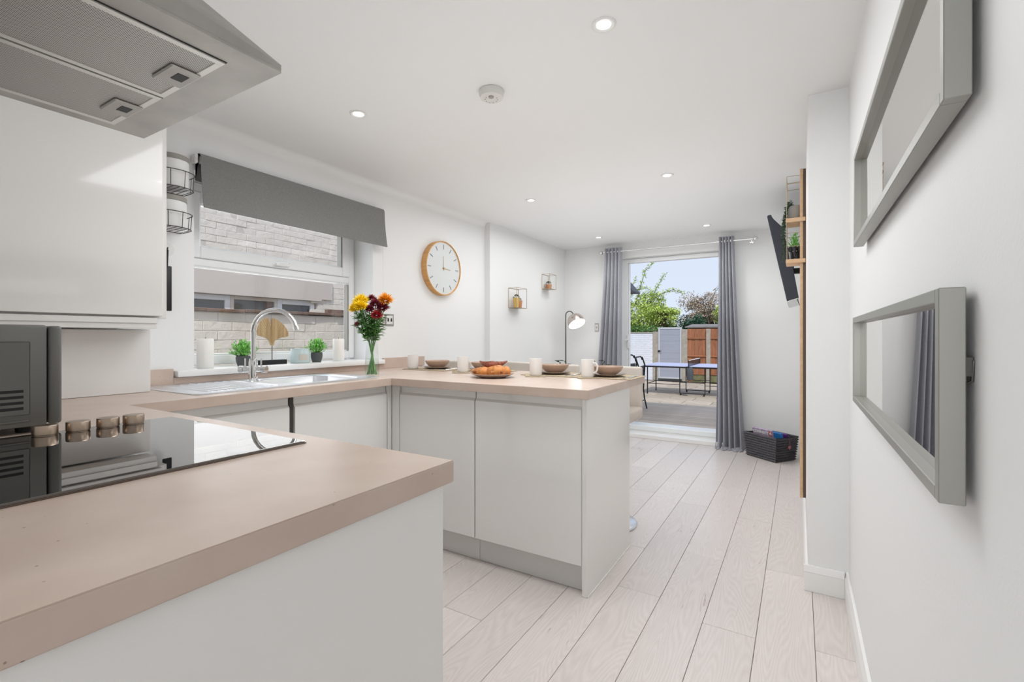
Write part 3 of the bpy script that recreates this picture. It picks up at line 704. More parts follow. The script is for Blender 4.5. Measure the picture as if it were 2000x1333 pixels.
# ------------------------------------------------------------------ vase and bouquet
vx, vy = -2.085, 1.905
t = thing('glass_vase', 'tall clear glass vase with water standing at the worktop corner', 'vase', (vx, vy, WT))
obj('vessel', MB().lathe([(0, WT+.0005), (.038, WT+.0005), (.041, WT+.006), (.040, WT+.07), (.034, WT+.14), (.032, WT+.20), (.036, WT+.232), (.034, WT+.232), (.030, WT+.20), (.032, WT+.14), (.038, WT+.07), (.038, WT+.012), (0, WT+.010)], (vx, vy, 0), 32), 'vase', t)
obj('water', MB().lathe([(0, WT+.0115), (.0372, WT+.0125), (.0372, WT+.07), (.0345, WT+.105), (0, WT+.105)], (vx, vy, 0), 24), 'water', t)
Vx = Vector((math.cos(math.radians(31.155)), math.sin(math.radians(31.155)), 0)); Vd = Vector((-Vx.y, Vx.x, 0))
def flower(label, s, z, dd, r, pm, name='chrysanthemum', leaves=34, nf=1):
    r *= 1.18
    c = Vector((vx, vy, 0))+Vx*(s*.93)+Vd*dd; c.z = z+.022
    rnd = random.Random(int(1e4*(s+z+r)))
    t = thing(name, label, 'flower', (vx, vy, WT))
    nk = Vector((vx, vy, WT+.20))+Vx*max(-.018, min(.018, s*.25)); bt = Vector((vx, vy, WT+.014))-Vx*max(-.024, min(.024, s*.5))+Vd*rnd.uniform(-.015, .015)
    st = [bt, (bt+nk)/2, nk, (nk*.55+c*.45)+Vector((0, 0, -.01)), c-Vector((0, 0, r*.3))]
    mb = MB(); mb.tube(st, .0028, 6); stem = obj('stem', mb, 'leafm', t)
    up = (c-nk).normalized()*.5+Vector((0, 0, .55))-Vd*.45; up.normalize()
    q = up.to_track_quat('Z', 'Y').to_matrix()
    mb = MB()
    for ringi, (nn, e) in enumerate(((18, .05), (18, .35), (15, .7), (11, 1.05), (6, 1.35))):
        for k in range(nn):
            a = 2*PI*(k+.5*ringi+rnd.uniform(-.2, .2))/nn
            d = q @ Vector((math.cos(a)*math.cos(e), math.sin(a)*math.cos(e), math.sin(e)*.75))
            mb.leaf(c+d*r*.12, d, r*rnd.uniform(.86, 1.05), r*.30, up)
    obj('blossom', mb, pm, t, smooth=False)
    mb = MB()
    for k in range(leaves):
        f = rnd.uniform(.05, .93); p = nk.lerp(c, f) if f > .15 else nk+Vector((0, 0, .01))
        a = rnd.uniform(0, 2*PI); d = Vector((math.cos(a), math.sin(a), rnd.uniform(-.1, .7)))
        mb.leaf(p+d*rnd.uniform(.0, .014), d, rnd.uniform(.028, .050), rnd.uniform(.012, .022))
    obj('leaves', mb, 'leafm', t, smooth=False)
flower('large yellow chrysanthemum at the upper left of the bouquet', -.062, 1.318, -.01, .040, 'yellow')
flower('yellow chrysanthemum lowest at the left edge of the bouquet', -.088, 1.275, -.035, .036, 'yellow')
flower('yellow chrysanthemum facing the room, just right of the lowest yellow one', -.050, 1.285, -.055, .037, 'yellow')
flower('yellow chrysanthemum at the back top left of the bouquet', -.092, 1.312, .03, .034, 'yellow')
flower('amber orange chrysanthemum at the top right of the bouquet', .082, 1.322, 0, .042, 'amber')
flower('burgundy chrysanthemum at the centre top of the bouquet', .030, 1.300, -.03, .032, 'burg')
flower('burgundy chrysanthemum at the right edge under the amber one', .070, 1.278, -.03, .034, 'burg')
flower('small burgundy chrysanthemum in the middle of the bouquet', .000, 1.270, -.05, .026, 'burg')
flower('brownish red chrysanthemum behind, between yellow and burgundy blooms', -.012, 1.332, .03, .028, 'burg')
flower('bright red chrysanthemum at the lower right of the bouquet', .045, 1.236, -.05, .030, 'redp')
flower('small dusky pink bloom hanging at the lower left of the bouquet', -.082, 1.185, -.02, .018, 'pinkp')
mb = MB(); rnd = random.Random(3)
t = thing('foliage_sprig', 'leafy green sprigs filling the vase neck under the blooms', 'foliage', (vx, vy, WT))
sm = MB()
for k in range(13):
    a = rnd.uniform(-1, 1); tip = Vector((vx, vy, 0))+Vx*(a*.085)+Vd*rnd.uniform(-.05, .05); tip.z = rnd.uniform(1.19, 1.27); nk = Vector((vx, vy, WT+.20))
    sm.tube([Vector((vx, vy, WT+.015))-Vx*a*.015, nk, nk.lerp(tip, .6), tip], .002, 5)
    for j in range(34):
        f = rnd.uniform(.12, 1); p = nk.lerp(tip, f); b_ = rnd.uniform(0, 2*PI); d = Vector((math.cos(b_), math.sin(b_), rnd.uniform(-.3, .6)))
        mb.leaf(p+d*.005, d, rnd.uniform(.025, .048), rnd.uniform(.012, .02))
obj('stem', sm, 'leafm', t); setp(obj('leaves', mb, 'leafm', t, smooth=False), kind='stuff')

# ------------------------------------------------------------------ tableware on the breakfast bar
TZ = WT+.0005
settings = [(-2.18, 'leftmost place setting, by the window wall'), (-1.783, 'second place setting from the window wall, behind the croissants'), (-1.265, 'place setting right of the croissants'), (-.93, 'place setting at the open end of the bar')]
mugs = [(-2.325, 2.50), (-1.832, 2.425), (-1.305, 2.425), (-1.005, 2.475)]
proto = {}
def place(key, make, x, y, z, label, group, rz=0):
    if key not in proto:
        t = make(); proto[key] = t
        t.location = (x, y, z); t.rotation_euler = (0, 0, rz); t['label'] = label
    else: t = copy_tree(proto[key], loc=(x, y, z), rotz=rz, label=label)
    t['group'] = group; return t
def mk_mat():
    t = thing('placemat', 'x', 'placemat', (0, 0, 0)); mb = MB()
    mb.box(-.165, .165, -.135, .135, 0, .0035, .001); o = obj('weave', mb, 'mat', t, smooth=False)
    mb = MB()
    for s in (-1, 1): mb.box(-.167, .167, s*.135-.004, s*.135+.004, 0.0003, .0048, .0012); mb.box(s*.165-.004, s*.165+.004, -.137, .137, .0003, .0048, .0012)
    obj('bound_edge', mb, 'mat', t, smooth=False); return t
def mk_coaster():
    t = thing('coaster', 'x', 'coaster', (0, 0, 0)); obj('weave', MB().box(-.055, .055, -.05, .05, 0, .0035, .001), 'mat', t, smooth=False)
    mb = MB(); ww = .003
    for s in (-1, 1): mb.box(-.057, .057, s*.05-ww, s*.05+ww, .0003, .0046, .001); mb.box(s*.055-ww, s*.055+ww, -.052, .052, .0003, .0046, .001)
    obj('bound_edge', mb, 'mat', t, smooth=False); return t
def mk_plate():
    t = thing('side_plate', 'x', 'plate', (0, 0, 0)); obj('dish', MB().lathe([(0, 0), (.055, 0), (.06, .003), (.088, .010), (.098, .0145), (.0975, .016), (.086, .013), (.058, .006), (0, .005)], n=40), 'stoned', t); return t
def mk_bowl():
    t = thing('bowl', 'x', 'bowl', (0, 0, 0)); obj('vessel', MB().lathe([(0, 0), (.035, 0), (.04, .002), (.060, .014), (.078, .032), (.086, .050), (.0855, .052), (.083, .052), (.075, .034), (.058, .018), (.036, .007), (0, .006)], n=44), 'stone', t); return t
def mk_mug():
    t = thing('mug', 'x', 'mug', (0, 0, 0)); obj('cup', MB().lathe([(0, 0), (.031, 0), (.034, .004), (.0355, .012), (.0375, .096), (.037, .098), (.035, .097), (.033, .014), (0, .008)], n=32), 'ceramic', t)
    obj('handle', MB().tube([(.0365, 0, .078), (.050, 0, .080), (.062, 0, .066), (.060, 0, .044), (.050, 0, .028), (.036, 0, .024)], .0052, 8), 'ceramic', t); return t
def mk_knife():
    t = thing('table_knife', 'x', 'knife', (0, 0, 0)); mb = MB(); mb.prism([(-.004, -.1), (.004, -.1), (.005, -.02), (.003, .0), (-.003, .0), (-.005, -.02)], 2, 0, .004, .001); obj('handle', mb, 'chrome', t)
    mb = MB(); mb.prism([(-.004, .0), (.005, .0), (.008, .06), (.005, .1), (-.002, .105), (-.004, .09)], 2, .001, .0028); obj('blade', mb, 'chrome', t, smooth=False); return t
def mk_fork():
    t = thing('fork', 'x', 'fork', (0, 0, 0)); mb = MB(); mb.tube([(0, -.09, .002), (0, -.04, .003), (0, .02, .006), (0, .045, .004)], [.0045, .003, .0025, .004], 6); obj('handle', mb, 'chrome', t)
    mb = MB(); mb.box(-.010, .010, .045, .06, .003, .005, .001)
    for k in range(4): mb.tube([(-.009+.006*k, .058, .004), (-.0085+.0057*k, .095, .006)], .0012, 5)
    obj('tines', mb, 'chrome', t); return t
nm = ['nearest the window wall', 'behind the croissants', 'right of the croissants', 'at the open end of the bar']
for i, (x, lb) in enumerate(settings):
    y = 2.59
    place('mat', mk_mat, x+.01, y, TZ, 'straw placemat under the bowl '+nm[i], 'straw placemats on the breakfast bar')
    place('plate', mk_plate, x, y, TZ+.0037, 'grey-brown side plate under the bowl '+nm[i], 'side plates under the bowls')
    place('bowl', mk_bowl, x, y, TZ+.0092, 'sand-coloured shallow bowl '+nm[i], 'sand-coloured bowls on the bar')
    place('knife', mk_knife, x+.128, y-.01, TZ+.0037, 'shiny table knife right of the bowl '+nm[i], 'table knives on the bar', -.05)
    place('fork', mk_fork, x+.150, y-.01, TZ+.0037, 'shiny fork on the placemat edge '+nm[i], 'forks on the bar', .04)
ml = ['white mug leftmost on the bar, against the window wall', 'white mug on a coaster just left of the croissants', 'tall white mug right of the croissant plate', 'white mug with its handle showing, nearest the open end of the bar']
cl = ['leftmost mug, against the window wall', 'mug just left of the croissants', 'tall mug right of the croissant plate', 'mug nearest the open end of the bar']
for i, (x, y) in enumerate(mugs):
    place('coaster', mk_coaster, x, y-.005, TZ if i else TZ, 'straw coaster under the '+cl[i], 'straw coasters on the bar', .5)
    place('mug', mk_mug, x, y, TZ+.0037, ml[i], 'white mugs on the breakfast bar', [2.2, 2.0, 2.4, -.15][i])
px_, py_ = -1.478, 2.235
t = thing('serving_plate', 'grey-brown stoneware plate holding the croissants', 'plate', (px_, py_, TZ))
obj('dish', MB().lathe([(0, TZ), (.07, TZ), (.076, TZ+.003), (.108, TZ+.014), (.122, TZ+.021), (.1215, TZ+.0235), (.106, TZ+.018), (.07, TZ+.007), (0, TZ+.006)], (px_, py_, 0), 44), 'stone', t)
def croissant(label, x, y, z, rz, ln, r, m, tilt=0):
    t = thing('croissant', label, 'croissant', (x, y, z), 'croissants on the serving plate')
    pts = []; rr = []; NS = 9; ln *= 1.45
    for k in range(NS):
        for f in (0.0, .35, .8, .999):
            u = -1+2*(k+f)/NS; q = f if k < NS/2 else 1-f
            base = r*(1-abs(u)**1.25*.86)*1.08; pts.append((ln*u*.5, .6*ln*u*u, 0)); rr.append(base*(.94+.16*math.sin(min(1, .25+q)*PI/2)))
    mb = MB(); mb.tube(pts, rr, 14); mt = Matrix.Translation((x, y, z)) @ Euler((tilt, 0, rz)).to_matrix().to_4x4(); bmesh.ops.transform(mb.b, matrix=mt, verts=mb.b.verts)
    obj('crust', mb, m, t, ang=60)
croissant('golden croissant at the front left of the plate', px_-.040, py_-.035, TZ+.032, .45, .12, .025, 'pastry')
croissant('golden croissant at the front right of the plate, plumpest', px_+.040, py_-.010, TZ+.036, .75, .12, .031, 'pastry')
croissant('darker baked croissant at the back of the plate', px_-.015, py_+.045, TZ+.032, 3.3, .12, .025, 'pastryd')
croissant('dark croissant stacked on top of the others', px_-.012, py_+.012, TZ+.066, .5, .11, .022, 'pastryd', .2)
croissant('golden croissant at the right rear of the plate', px_+.055, py_+.05, TZ+.033, 2.2, .10, .026, 'pastry')

# ------------------------------------------------------------------ stools behind the bar
def mk_stool():
    t = thing('bar_stool', 'x', 'stool', (0, 0, 0))
    obj('base', MB().lathe([(0, .001), (.195, .001), (.2, .006), (.19, .014), (.06, .026), (.032, .04), (0, .04)], n=40), 'sink', t)
    obj('gas_column', MB().lathe([(.027, .035), (.027, .36), (.02, .37), (.02, .63), (0, .63)], n=20), 'chrome', t)
    mb = MB(); mb.tube([(.14*math.cos(a), -.03-.14*math.sin(a), .30) for a in [PI*k/12 for k in range(13)]], .009, 8); mb.tube([(-.14, -.03, .30), (0, 0, .30), (.14, -.03, .30)], .008, 8); obj('footrest', mb, 'chrome', t)
    mb = MB(); mb.box(-.195, .195, -.19, .17, .63, .70, .018, 3); obj('seat', mb, 'stool', t)
    mb = MB(); mb.box(-.19, .19, .15, .185, .645, .95, .014, 3); obj('backrest', mb, 'stool', t); return t
sl = ['cream bar stool at the open end of the breakfast bar', 'cream bar stool second from the open end, behind the mug with visible handle', 'cream bar stool turned slightly, behind the tall mug, third from the open end', 'cream bar stool nearest the window wall']
for i, (x, y, a, dz) in enumerate([(-1.03, 2.80, .0, 0), (-1.455, 2.80, .0, 0), (-1.90, 2.93, -.25, .02), (-2.345, 2.80, 0, 0)]):
    place('stool', mk_stool, x, y, 0, sl[i], 'bar stools behind the breakfast bar', a)

# ------------------------------------------------------------------ clock, switches, wire cubes, racks on the left wall
cy_, cz_ = 3.085, 1.707; RX = Matrix.Rotation(PI/2, 4, 'Y')
t = thing('wall_clock', 'round wall clock with pale face and oak rim', 'clock', (WL, cy_, cz_))
rim = MB().lathe([(.225, .001), (.225, .052), (.222, .055), (.218, .055), (.216, .047), (.216, .001), (.225, .001)], (WL, cy_, cz_), 64, RX); obj('rim', rim, 'clockwood', t)
obj('face', MB().lathe([(0, .045), (.2165, .045), (.2165, .01), (0, .01)], (WL, cy_, cz_), 64, RX), 'clockface', t)
for k in range(12):
    a = k*PI/6; mb = MB(); m = Matrix.Translation((WL+.0455, cy_, cz_)) @ Matrix.Rotation(a, 4, 'X')
    mb.box(0, .0015, -.0028, .0028, .158, .196, mtx=m); obj('hour_mark', mb, 'tick', t, smooth=False)
for a, l_, w_ in ((math.radians(95), .085, .004), (math.radians(-4), .10, .003)):
    mb = MB(); m = Matrix.Translation((WL+.047, cy_, cz_)) @ Matrix.Rotation(-a if False else -(-a), 4, 'X'); m = Matrix.Translation((WL+.047, cy_, cz_)) @ Matrix.Rotation(-a, 4, 'X')
    mb.box(0, .0015, -w_/2, w_/2, -.02, l_, mtx=m); obj('hand', mb, 'clockhand', t, smooth=False)
obj('centre_pin', MB().lathe([(0, .055), (.008, .055), (.008, .045)], (WL, cy_, cz_), 16, RX), 'clockhand', t)

def plate_wall(name, label, cat, c, nrm, w_, h_, kind='switch'):
    """satin plate with insert and rockers on a wall, nrm '+x' or '-y'"""
    x, y, z = c; t = thing(name, label, cat, c)
    def B(a0, a1, b0, b1, d0, d1, bev=0):
        if nrm == '+x': return (x+d0, x+d1, y+a0, y+a1, z+b0, z+b1, bev)
        return (x+a0, x+a1, y-d1, y-d0, z+b0, z+b1, bev)
    obj('plate', MB().box(*B(-w_/2, w_/2, -h_/2, h_/2, .0005, .007, .0015)), 'socket', t, smooth=False)
    obj('insert', MB().box(*B(-w_*.36, w_*.36, -h_*.36, h_*.36, .007, .008, .0004)), 'plug', t, smooth=False)
    for s in ((-.18, .18) if w_ > .06 else (0,)):
        mb = MB(); mb.box(*B(w_*s-.006, w_*s+.006, -.012, .012, .008, .012, .001)); obj('rocker', mb, 'socket' if kind == 'switch' else 'microd', t, smooth=False)
plate_wall('wall_socket', 'satin steel socket plate beside the window, behind the bouquet', 'socket', (WL, 2.514, 1.262), '+x', .086, .086, 'socket')
plate_wall('light_switch', 'satin steel light switch beside the left curtain', 'switch', (-2.095, BW, 1.25), '-y', .05, .10)
plate_wall('wall_socket', 'white socket low on the right wall beside the pine ladder shelf', 'socket', (WR2-.0, 3.02, .30), '+x', .02, .02) if False else None

def wirecube(label, y0, w_, z0, z1, d=.10):
    x0_, x1_ = WL2+.002, WL2+d; t = thing('wire_wall_cube', label, 'wall shelf', (WL2, y0+w_/2, z0)); mb = MB(); r = .0028
    for z in (z0, z1):
        mb.tube([(x0_, y0, z), (x1_, y0, z), (x1_, y0+w_, z), (x0_, y0+w_, z)], r, 6, closed=True)
    for x in (x0_, x1_):
        for y in (y0, y0+w_): mb.tube([(x, y, z0), (x, y, z1)], r, 6)
    obj('wire_frame', mb, 'gold', t); obj('shelf_base', MB().box(x0_, x1_, y0, y0+w_, z0-.001, z0+.003), 'gold', t, smooth=False)
wirecube('brass wire wall cube with two small pots, nearer and lower one', 4.09, .20, 1.431, 1.632)
wirecube('brass wire wall cube with a cactus pot, farther and higher one', 4.82, .165, 1.684, 1.852)
def minipot(name, label, x, y, z, r0, r1, h, pm, leaf):
    t = thing(name, label, 'plant', (x, y, z)); obj('pot', MB().lathe([(0, z), (r0, z), (r1, z+h), (r1*.85, z+h), (0, z+h*.9)], (x, y, 0), 16), pm, t)
    mb = MB(); rnd = random.Random(5+int(y*100))
    for k in range(60):
        a = rnd.uniform(0, 2*PI); e = rnd.uniform(.0, 1.4); d = Vector((math.cos(a)*math.cos(e), math.sin(a)*math.cos(e), math.sin(e)))
        mb.leaf(Vector((x, y, z+h))+d*r1*leaf*.6, d, r1*.5*leaf, r1*.3)
    setp(obj('foliage', mb, 'leafd', t, smooth=False), kind='stuff')
minipot('potted_succulent', 'ribbed gold pot with dark greenery in the nearer wire cube', WL2+.062, 4.145, 1.4345, .026, .036, .098, 'goldpot', 1.0)
minipot('potted_succulent', 'terracotta pot with dark greenery in the nearer wire cube', WL2+.045, 4.235, 1.4345, .024, .032, .075, 'terra', .9)
minipot('potted_cactus', 'small cactus in terracotta pot in the farther wire cube', WL2+.052, 4.895, 1.6875, .030, .036, .052, 'terra', 1.1)

def rack(label, yc, z0, z1, jar_label, jz):
    xc = WL+.088; R_ = .088; t = thing('wire_rack', label, 'rack', (WL, yc, z0)); mb = MB(); r = .0022
    def outline(rr, z): return [(xc-.08, yc-rr, z), (xc-.02, yc-rr, z)]+[(xc+rr*math.sin(a)*.85, yc-rr*math.cos(a), z) for a in [PI*k/14 for k in range(1, 14)]]+[(xc-.02, yc+rr, z), (xc-.08, yc+rr, z)]
    mb.tube(outline(R_, z1), r, 6, closed=True); mb.tube(outline(R_*.94, z0), r, 6, closed=True)
    A = outline(R_, z1); B = outline(R_*.94, z0)
    for k in range(0, len(A), 3): mb.tube([A[k], B[k]], r*.8, 5)
    obj('wire_frame', mb, 'pole', t); mb = MB()
    for k in range(7):
        y = yc-.07+.0233*k; mb.tube([(xc-.08, y, z0), (xc+math.sqrt(max(0, .078**2-(y-yc)**2))*.9, y, z0)], .0015, 5)
    obj('base_wires', mb, 'pole', t)
    j = thing('storage_jar', jar_label, 'jar', (xc-.005, yc, z0)); zz = z0+.003
    obj('jar_body', MB().lathe([(0, zz), (.060, zz), (.064, zz+.006), (.064, jz-.022), (0, jz-.022)], (xc-.005, yc, 0), 28), 'potwhite', j)
    obj('lid', MB().lathe([(0, jz-.021), (.066, jz-.021), (.066, jz), (.062, jz+.002), (0, jz+.002)], (xc-.005, yc, 0), 28), 'potlg', j)
rack('upper wire rack on the wall between cupboard and window', 1.072, 1.825, 1.90, 'white jar with grey lid in the upper wire rack', 1.975)
rack('lower wire rack on the wall between cupboard and window', 1.062, 1.64, 1.71, 'white jar with grey lid in the lower wire rack', 1.785)
t = thing('adhesive_hook', 'clear adhesive wall hook below the wire racks', 'hook', (WL, 1.08, 1.55))
mb = MB(); mb.prism([(1.08+.035*math.cos(a)*(1.6 if math.cos(a) < 0 else 1), 1.555+.032*math.sin(a)) for a in [2*PI*k/24 for k in range(24)]], 0, WL+.0005, WL+.003); obj('pad', mb, 'plug', t)
obj('hook_arm', MB().tube([(WL+.003, 1.07, 1.56), (WL+.03, 1.07, 1.555), (WL+.05, 1.065, 1.545), (WL+.062, 1.062, 1.555)], .003, 6), 'pole', t)
t = thing('kitchen_utensil', 'long black utensil hanging from the hook beside the cupboard', 'utensil', (WL+.05, 1.03, 1.4))
mb = MB(); mb.box(WL+.045, WL+.055, 1.045, 1.083, 1.26, 1.47, .004, 2); mb.tube([(WL+.05, 1.062, 1.46), (WL+.052, 1.064, 1.545)], .006, 8); obj('blade', mb, 'black', t)
t = thing('power_cable', 'thin dark cable running up the wall above the cupboard', 'cable', (WL, 1.03, 2.1))
obj('lead', MB().tube([(WL+.01, 1.02, 1.98), (WL+.012, 1.035, 2.04), (WL+.008, 1.045, 2.12), (WL+.006, 1.045, 2.2)], .003, 6), 'pole', t)

# ------------------------------------------------------------------ ceiling fittings
dn = ['downlight nearest the camera, right row', 'downlight above the kitchen window, left row', 'middle downlight of the right row', 'middle downlight of the left row', 'farthest downlight of the right row, before the patio door', 'farthest downlight of the left row, before the left curtain']
p0_ = None
for i, (x, y) in enumerate(DOWNLIGHTS):
    if p0_ is None:
        t = thing('downlight', 'white recessed '+dn[i], 'ceiling light', (x, y, CE)); t['group'] = 'recessed ceiling downlights'; p0_ = t
        obj('bezel', MB().lathe([(.043, -.001), (.042, -.005), (.036, -.007), (.026, -.004), (.024, -.0012)], (x, y, CE), 32), 'plug', t)
        obj('lens', MB().lathe([(0, -.0022), (.0245, -.0022), (.0245, -.0008), (0, -.0008)], (x, y, CE), 24), 'down', t)
    else: copy_tree(p0_, loc=(x, y, CE), label='white recessed '+dn[i])
    light('downlight_beam', 'SPOT', (x, y, CE-.02), 7, (0, 0, 0), (1, .985, .96), spot_size=2.4, spot_blend=.8, shadow_soft_size=.03)
sx_, sy_ = -1.163, 1.748
t = thing('smoke_alarm', 'round white smoke alarm on the ceiling', 'smoke alarm', (sx_, sy_, CE))
obj('housing', MB().lathe([(0, -.001), (.055, -.001), (.056, -.012), (.050, -.030), (.040, -.036), (0, -.038)], (sx_, sy_, CE), 36), 'ivory', t)
obj('test_button', MB().lathe([(0, -.042), (.011, -.041), (.012, -.036)], (sx_+.012, sy_-.02, CE), 16), 'socket', t)
mb = MB()
for k in range(10): a = k*.62; mb.lathe([(0, -.0385), (.0022, -.0378)], (sx_+.028*math.cos(a), sy_+.028*math.sin(a), CE), 6)
obj('sensor_hole', mb, 'microd', t)

# ------------------------------------------------------------------ curtains and pole
RY, RZ = 5.30, 2.118
t = thing('curtain_pole', 'slim chrome curtain pole above the patio door', 'curtain pole', (-1.2, RY, RZ))
obj('rod', MB().tube([(-1.975, RY, RZ), (-.385, RY, RZ)], .0095, 12), 'chrome', t)
for x in (-1.985, -.372): obj('finial', MB().ball((x, RY, RZ), .024, 16), 'chrome', t)
for x in (-1.945, -.415):
    mb = MB(); mb.tube([(x, RY, RZ), (x, BW-.002, RZ)], .007, 8); mb.tube([(x, BW-.008, RZ), (x, BW-.001, RZ)], .022, 14); obj('bracket', mb, 'chrome', t)
def curtain(label, xt0, xt1, xb0, xb1, seed, puddle):
    t = thing('curtain', label, 'curtain', ((xt0+xt1)/2, RY, RZ)); mb = MB(); N, K = 96, 26; rows = []
    rnd = random.Random(seed); ph = [rnd.uniform(0, 6) for _ in range(4)]
    for j in range(K+1):
        f = j/K; z = RZ+.045-f*(RZ+.043); x0_ = xt0+(xb0-xt0)*f**1.3; x1_ = xt1+(xb1-xt1)*f**1.3; row = []
        for i in range(N+1):
            u = i/N; amp = .030+.016*f
            y = RY+amp*math.sin(u*PI*2*5.0+ph[0]*.1+.5*f*math.sin(ph[1]+u*4))+.012*f*math.sin(u*17+ph[2]+f*2)
            x = x0_+(x1_-x0_)*u+.008*math.sin(u*PI*2*5.0*1.0+1.2)*(1-f*.3)
            if puddle and f > .97: y -= .02
            row.append(mb.b.verts.new((x, y, max(z, .004))))
        rows.append(row)
    for A, B in zip(rows, rows[1:]):
        for i in range(N): mb.b.faces.new([A[i], A[i+1], B[i+1], B[i]])
    if puddle:
        last = rows[-1]; prev = last
        for s_, (dy_, dz_) in enumerate(((-.03, .018), (-.07, .003), (-.11, .006))):
            nr = [mb.b.verts.new((v.co.x+.012*math.sin(v.co.x*60+s_), RY+dy_+(v.co.y-RY)*.8, .004+dz_*(.6+.5*math.sin(v.co.x*45+s_*2)))) for v in last]
            for i in range(N): mb.b.faces.new([prev[i], prev[i+1], nr[i+1], nr[i]])
            prev = nr
    r = bmesh.ops.solidify(mb.b, geom=mb.b.faces[:], thickness=.0025)
    c = obj('cloth', mb, 'curtain', t, ang=80)
    for k in range(5):
        u = (k+.5)/5.2; x = xt0+(xt1-xt0)*u; m = Matrix.Rotation(PI/2, 4, 'Y') @ Matrix.Rotation(.25*(-1)**k, 4, 'X')
        e = MB().lathe([(.016, -.003), (.025, -.003), (.025, .003), (.016, .003), (.016, -.003)], (x, RY, RZ), 20, m); obj('eyelet', e, 'chrome', c)
    return t
curtain('grey eyelet curtain left of the patio door', -1.945, -1.745, -2.12, -1.75, 2, False)
curtain('grey eyelet curtain right of the patio door, spilling on the floor', -.715, -.572, -.745, -.470, 5, True)

# ------------------------------------------------------------------ floor lamp, floor plant
lx, ly = -2.345, 5.1
t = thing('floor_lamp', 'arched floor lamp with rose metal dome shade in the far left corner', 'lamp', (lx, ly, 0))
obj('base', MB().lathe([(0, .001), (.14, .001), (.14, .014), (.02, .022), (0, .024)], (lx, ly, 0), 32), 'pole', t)
P = [(lx, ly, .02), (lx, ly, 1.05), (lx, ly, 1.33)]
for k in range(0, 11): a = PI-k*PI/10; q_ = Vector((lx, ly, 0))+Vx*.0435*(1+math.cos(a)); P.append((q_.x, q_.y, 1.392+.045*math.sin(a)))
obj('pole', MB().tube(P, [.008, .007, .006]+[.006]*11, 10), 'pole', t)
tip = Vector(P[-1]); axis = Vector((.50, -.283, -.82)).normalized(); q = axis.to_track_quat('Z', 'Y').to_matrix().to_4x4()
prof = [(0, 0), (.03, .003), (.060, .017), (.084, .042), (.098, .075), (.102, .112), (.102, .128), (.0995, .128), (.0995, .112), (.095, .075), (.081, .044), (.058, .020), (0, .004)]
sh = MB().lathe(prof[:8], tip, 36, q); so = obj('shade', sh, 'lamp', t)
obj('shade_lining', MB().lathe([(.1, .127), (.0995, .112), (.095, .075), (.081, .044), (.058, .020), (0, .006)], tip, 36, q), 'lampin', so)
obj('bulb', MB().ball(tip+axis*.075, .03, 14), 'lampw', t)
light('lamp_light', 'POINT', tip+axis*.14, .6, shadow_soft_size=.05)
t = thing('potted_plant', 'dark-leaved houseplant in tall white planter near the left curtain', 'plant', (-1.93, 4.55, 0))
obj('planter', MB().lathe([(0, .001), (.12, .001), (.15, .45), (.14, .45), (.13, .40), (0, .40)], (-1.93, 4.55, 0), 32), 'potwhite', t)
mb = MB(); sm = MB(); rnd = random.Random(11)
for k in range(16):
    a = rnd.uniform(0, 2*PI); l_ = rnd.uniform(.12, .26); top = Vector((-1.93+math.cos(a)*l_, 4.55+math.sin(a)*l_*.6, rnd.uniform(.66, .90)))
    sm.tube([(-1.93, 4.55, .38), (-1.93+math.cos(a)*l_*.4, 4.55+math.sin(a)*l_*.3, .62), top], .004, 5)
    for j in range(4):
        b_ = rnd.uniform(0, 2*PI); mb.leaf(top-Vector((0, 0, .04*j)), (math.cos(b_), math.sin(b_), rnd.uniform(-.3, .5)), rnd.uniform(.07, .12), .035)
obj('stem', sm, 'leafd', t); obj('leaves', mb, 'leafd', t, smooth=False)

# ------------------------------------------------------------------ mirrors on the right wall
def wmirror(label, y0, y1, z0, z1, tilt=0):
    x0_, x1_ = .150, .1765; t = thing('wall_mirror', label, 'mirror', (WR, (y0+y1)/2, z0)); ww = .018
    for nm_, bx in (('frame_rail', (x0_, x1_, y0+ww, y1-ww, z0, z0+ww)), ('frame_rail', (x0_, x1_, y0+ww, y1-ww, z1-ww, z1)), ('frame_stile', (x0_, x1_, y0, y0+ww, z0, z1)), ('frame_stile', (x0_, x1_, y1-ww, y1, z0, z1))):
        obj(nm_, MB().box(*bx, .0012), 'frame', t, smooth=False)
    obj('mirror_glass', MB().box(x1_-.009, x1_-.003, y0+ww-.002, y1-ww+.002, z0+ww-.002, z1-ww+.002), 'mirror', t, smooth=False)
    obj('hanging_hook', MB().tube([(x1_-.002, y0+.012, z0+.175), (WR-.001, y0+.004, z0+.18), (WR-.002, y0+.006, z0+.155), (x1_-.001, y0+.012, z0+.15)], .0018, 6).box(x1_-.001, WR-.0005, y0+.004, y0+.02, z0+.16, z0+.185, .001), 'pole', t)
wmirror('lower long silver-framed mirror on the right wall', .790, 1.905, .930, 1.2015)
wmirror('upper long silver-framed mirror on the right wall', .765, 1.880, 1.428, 1.720)

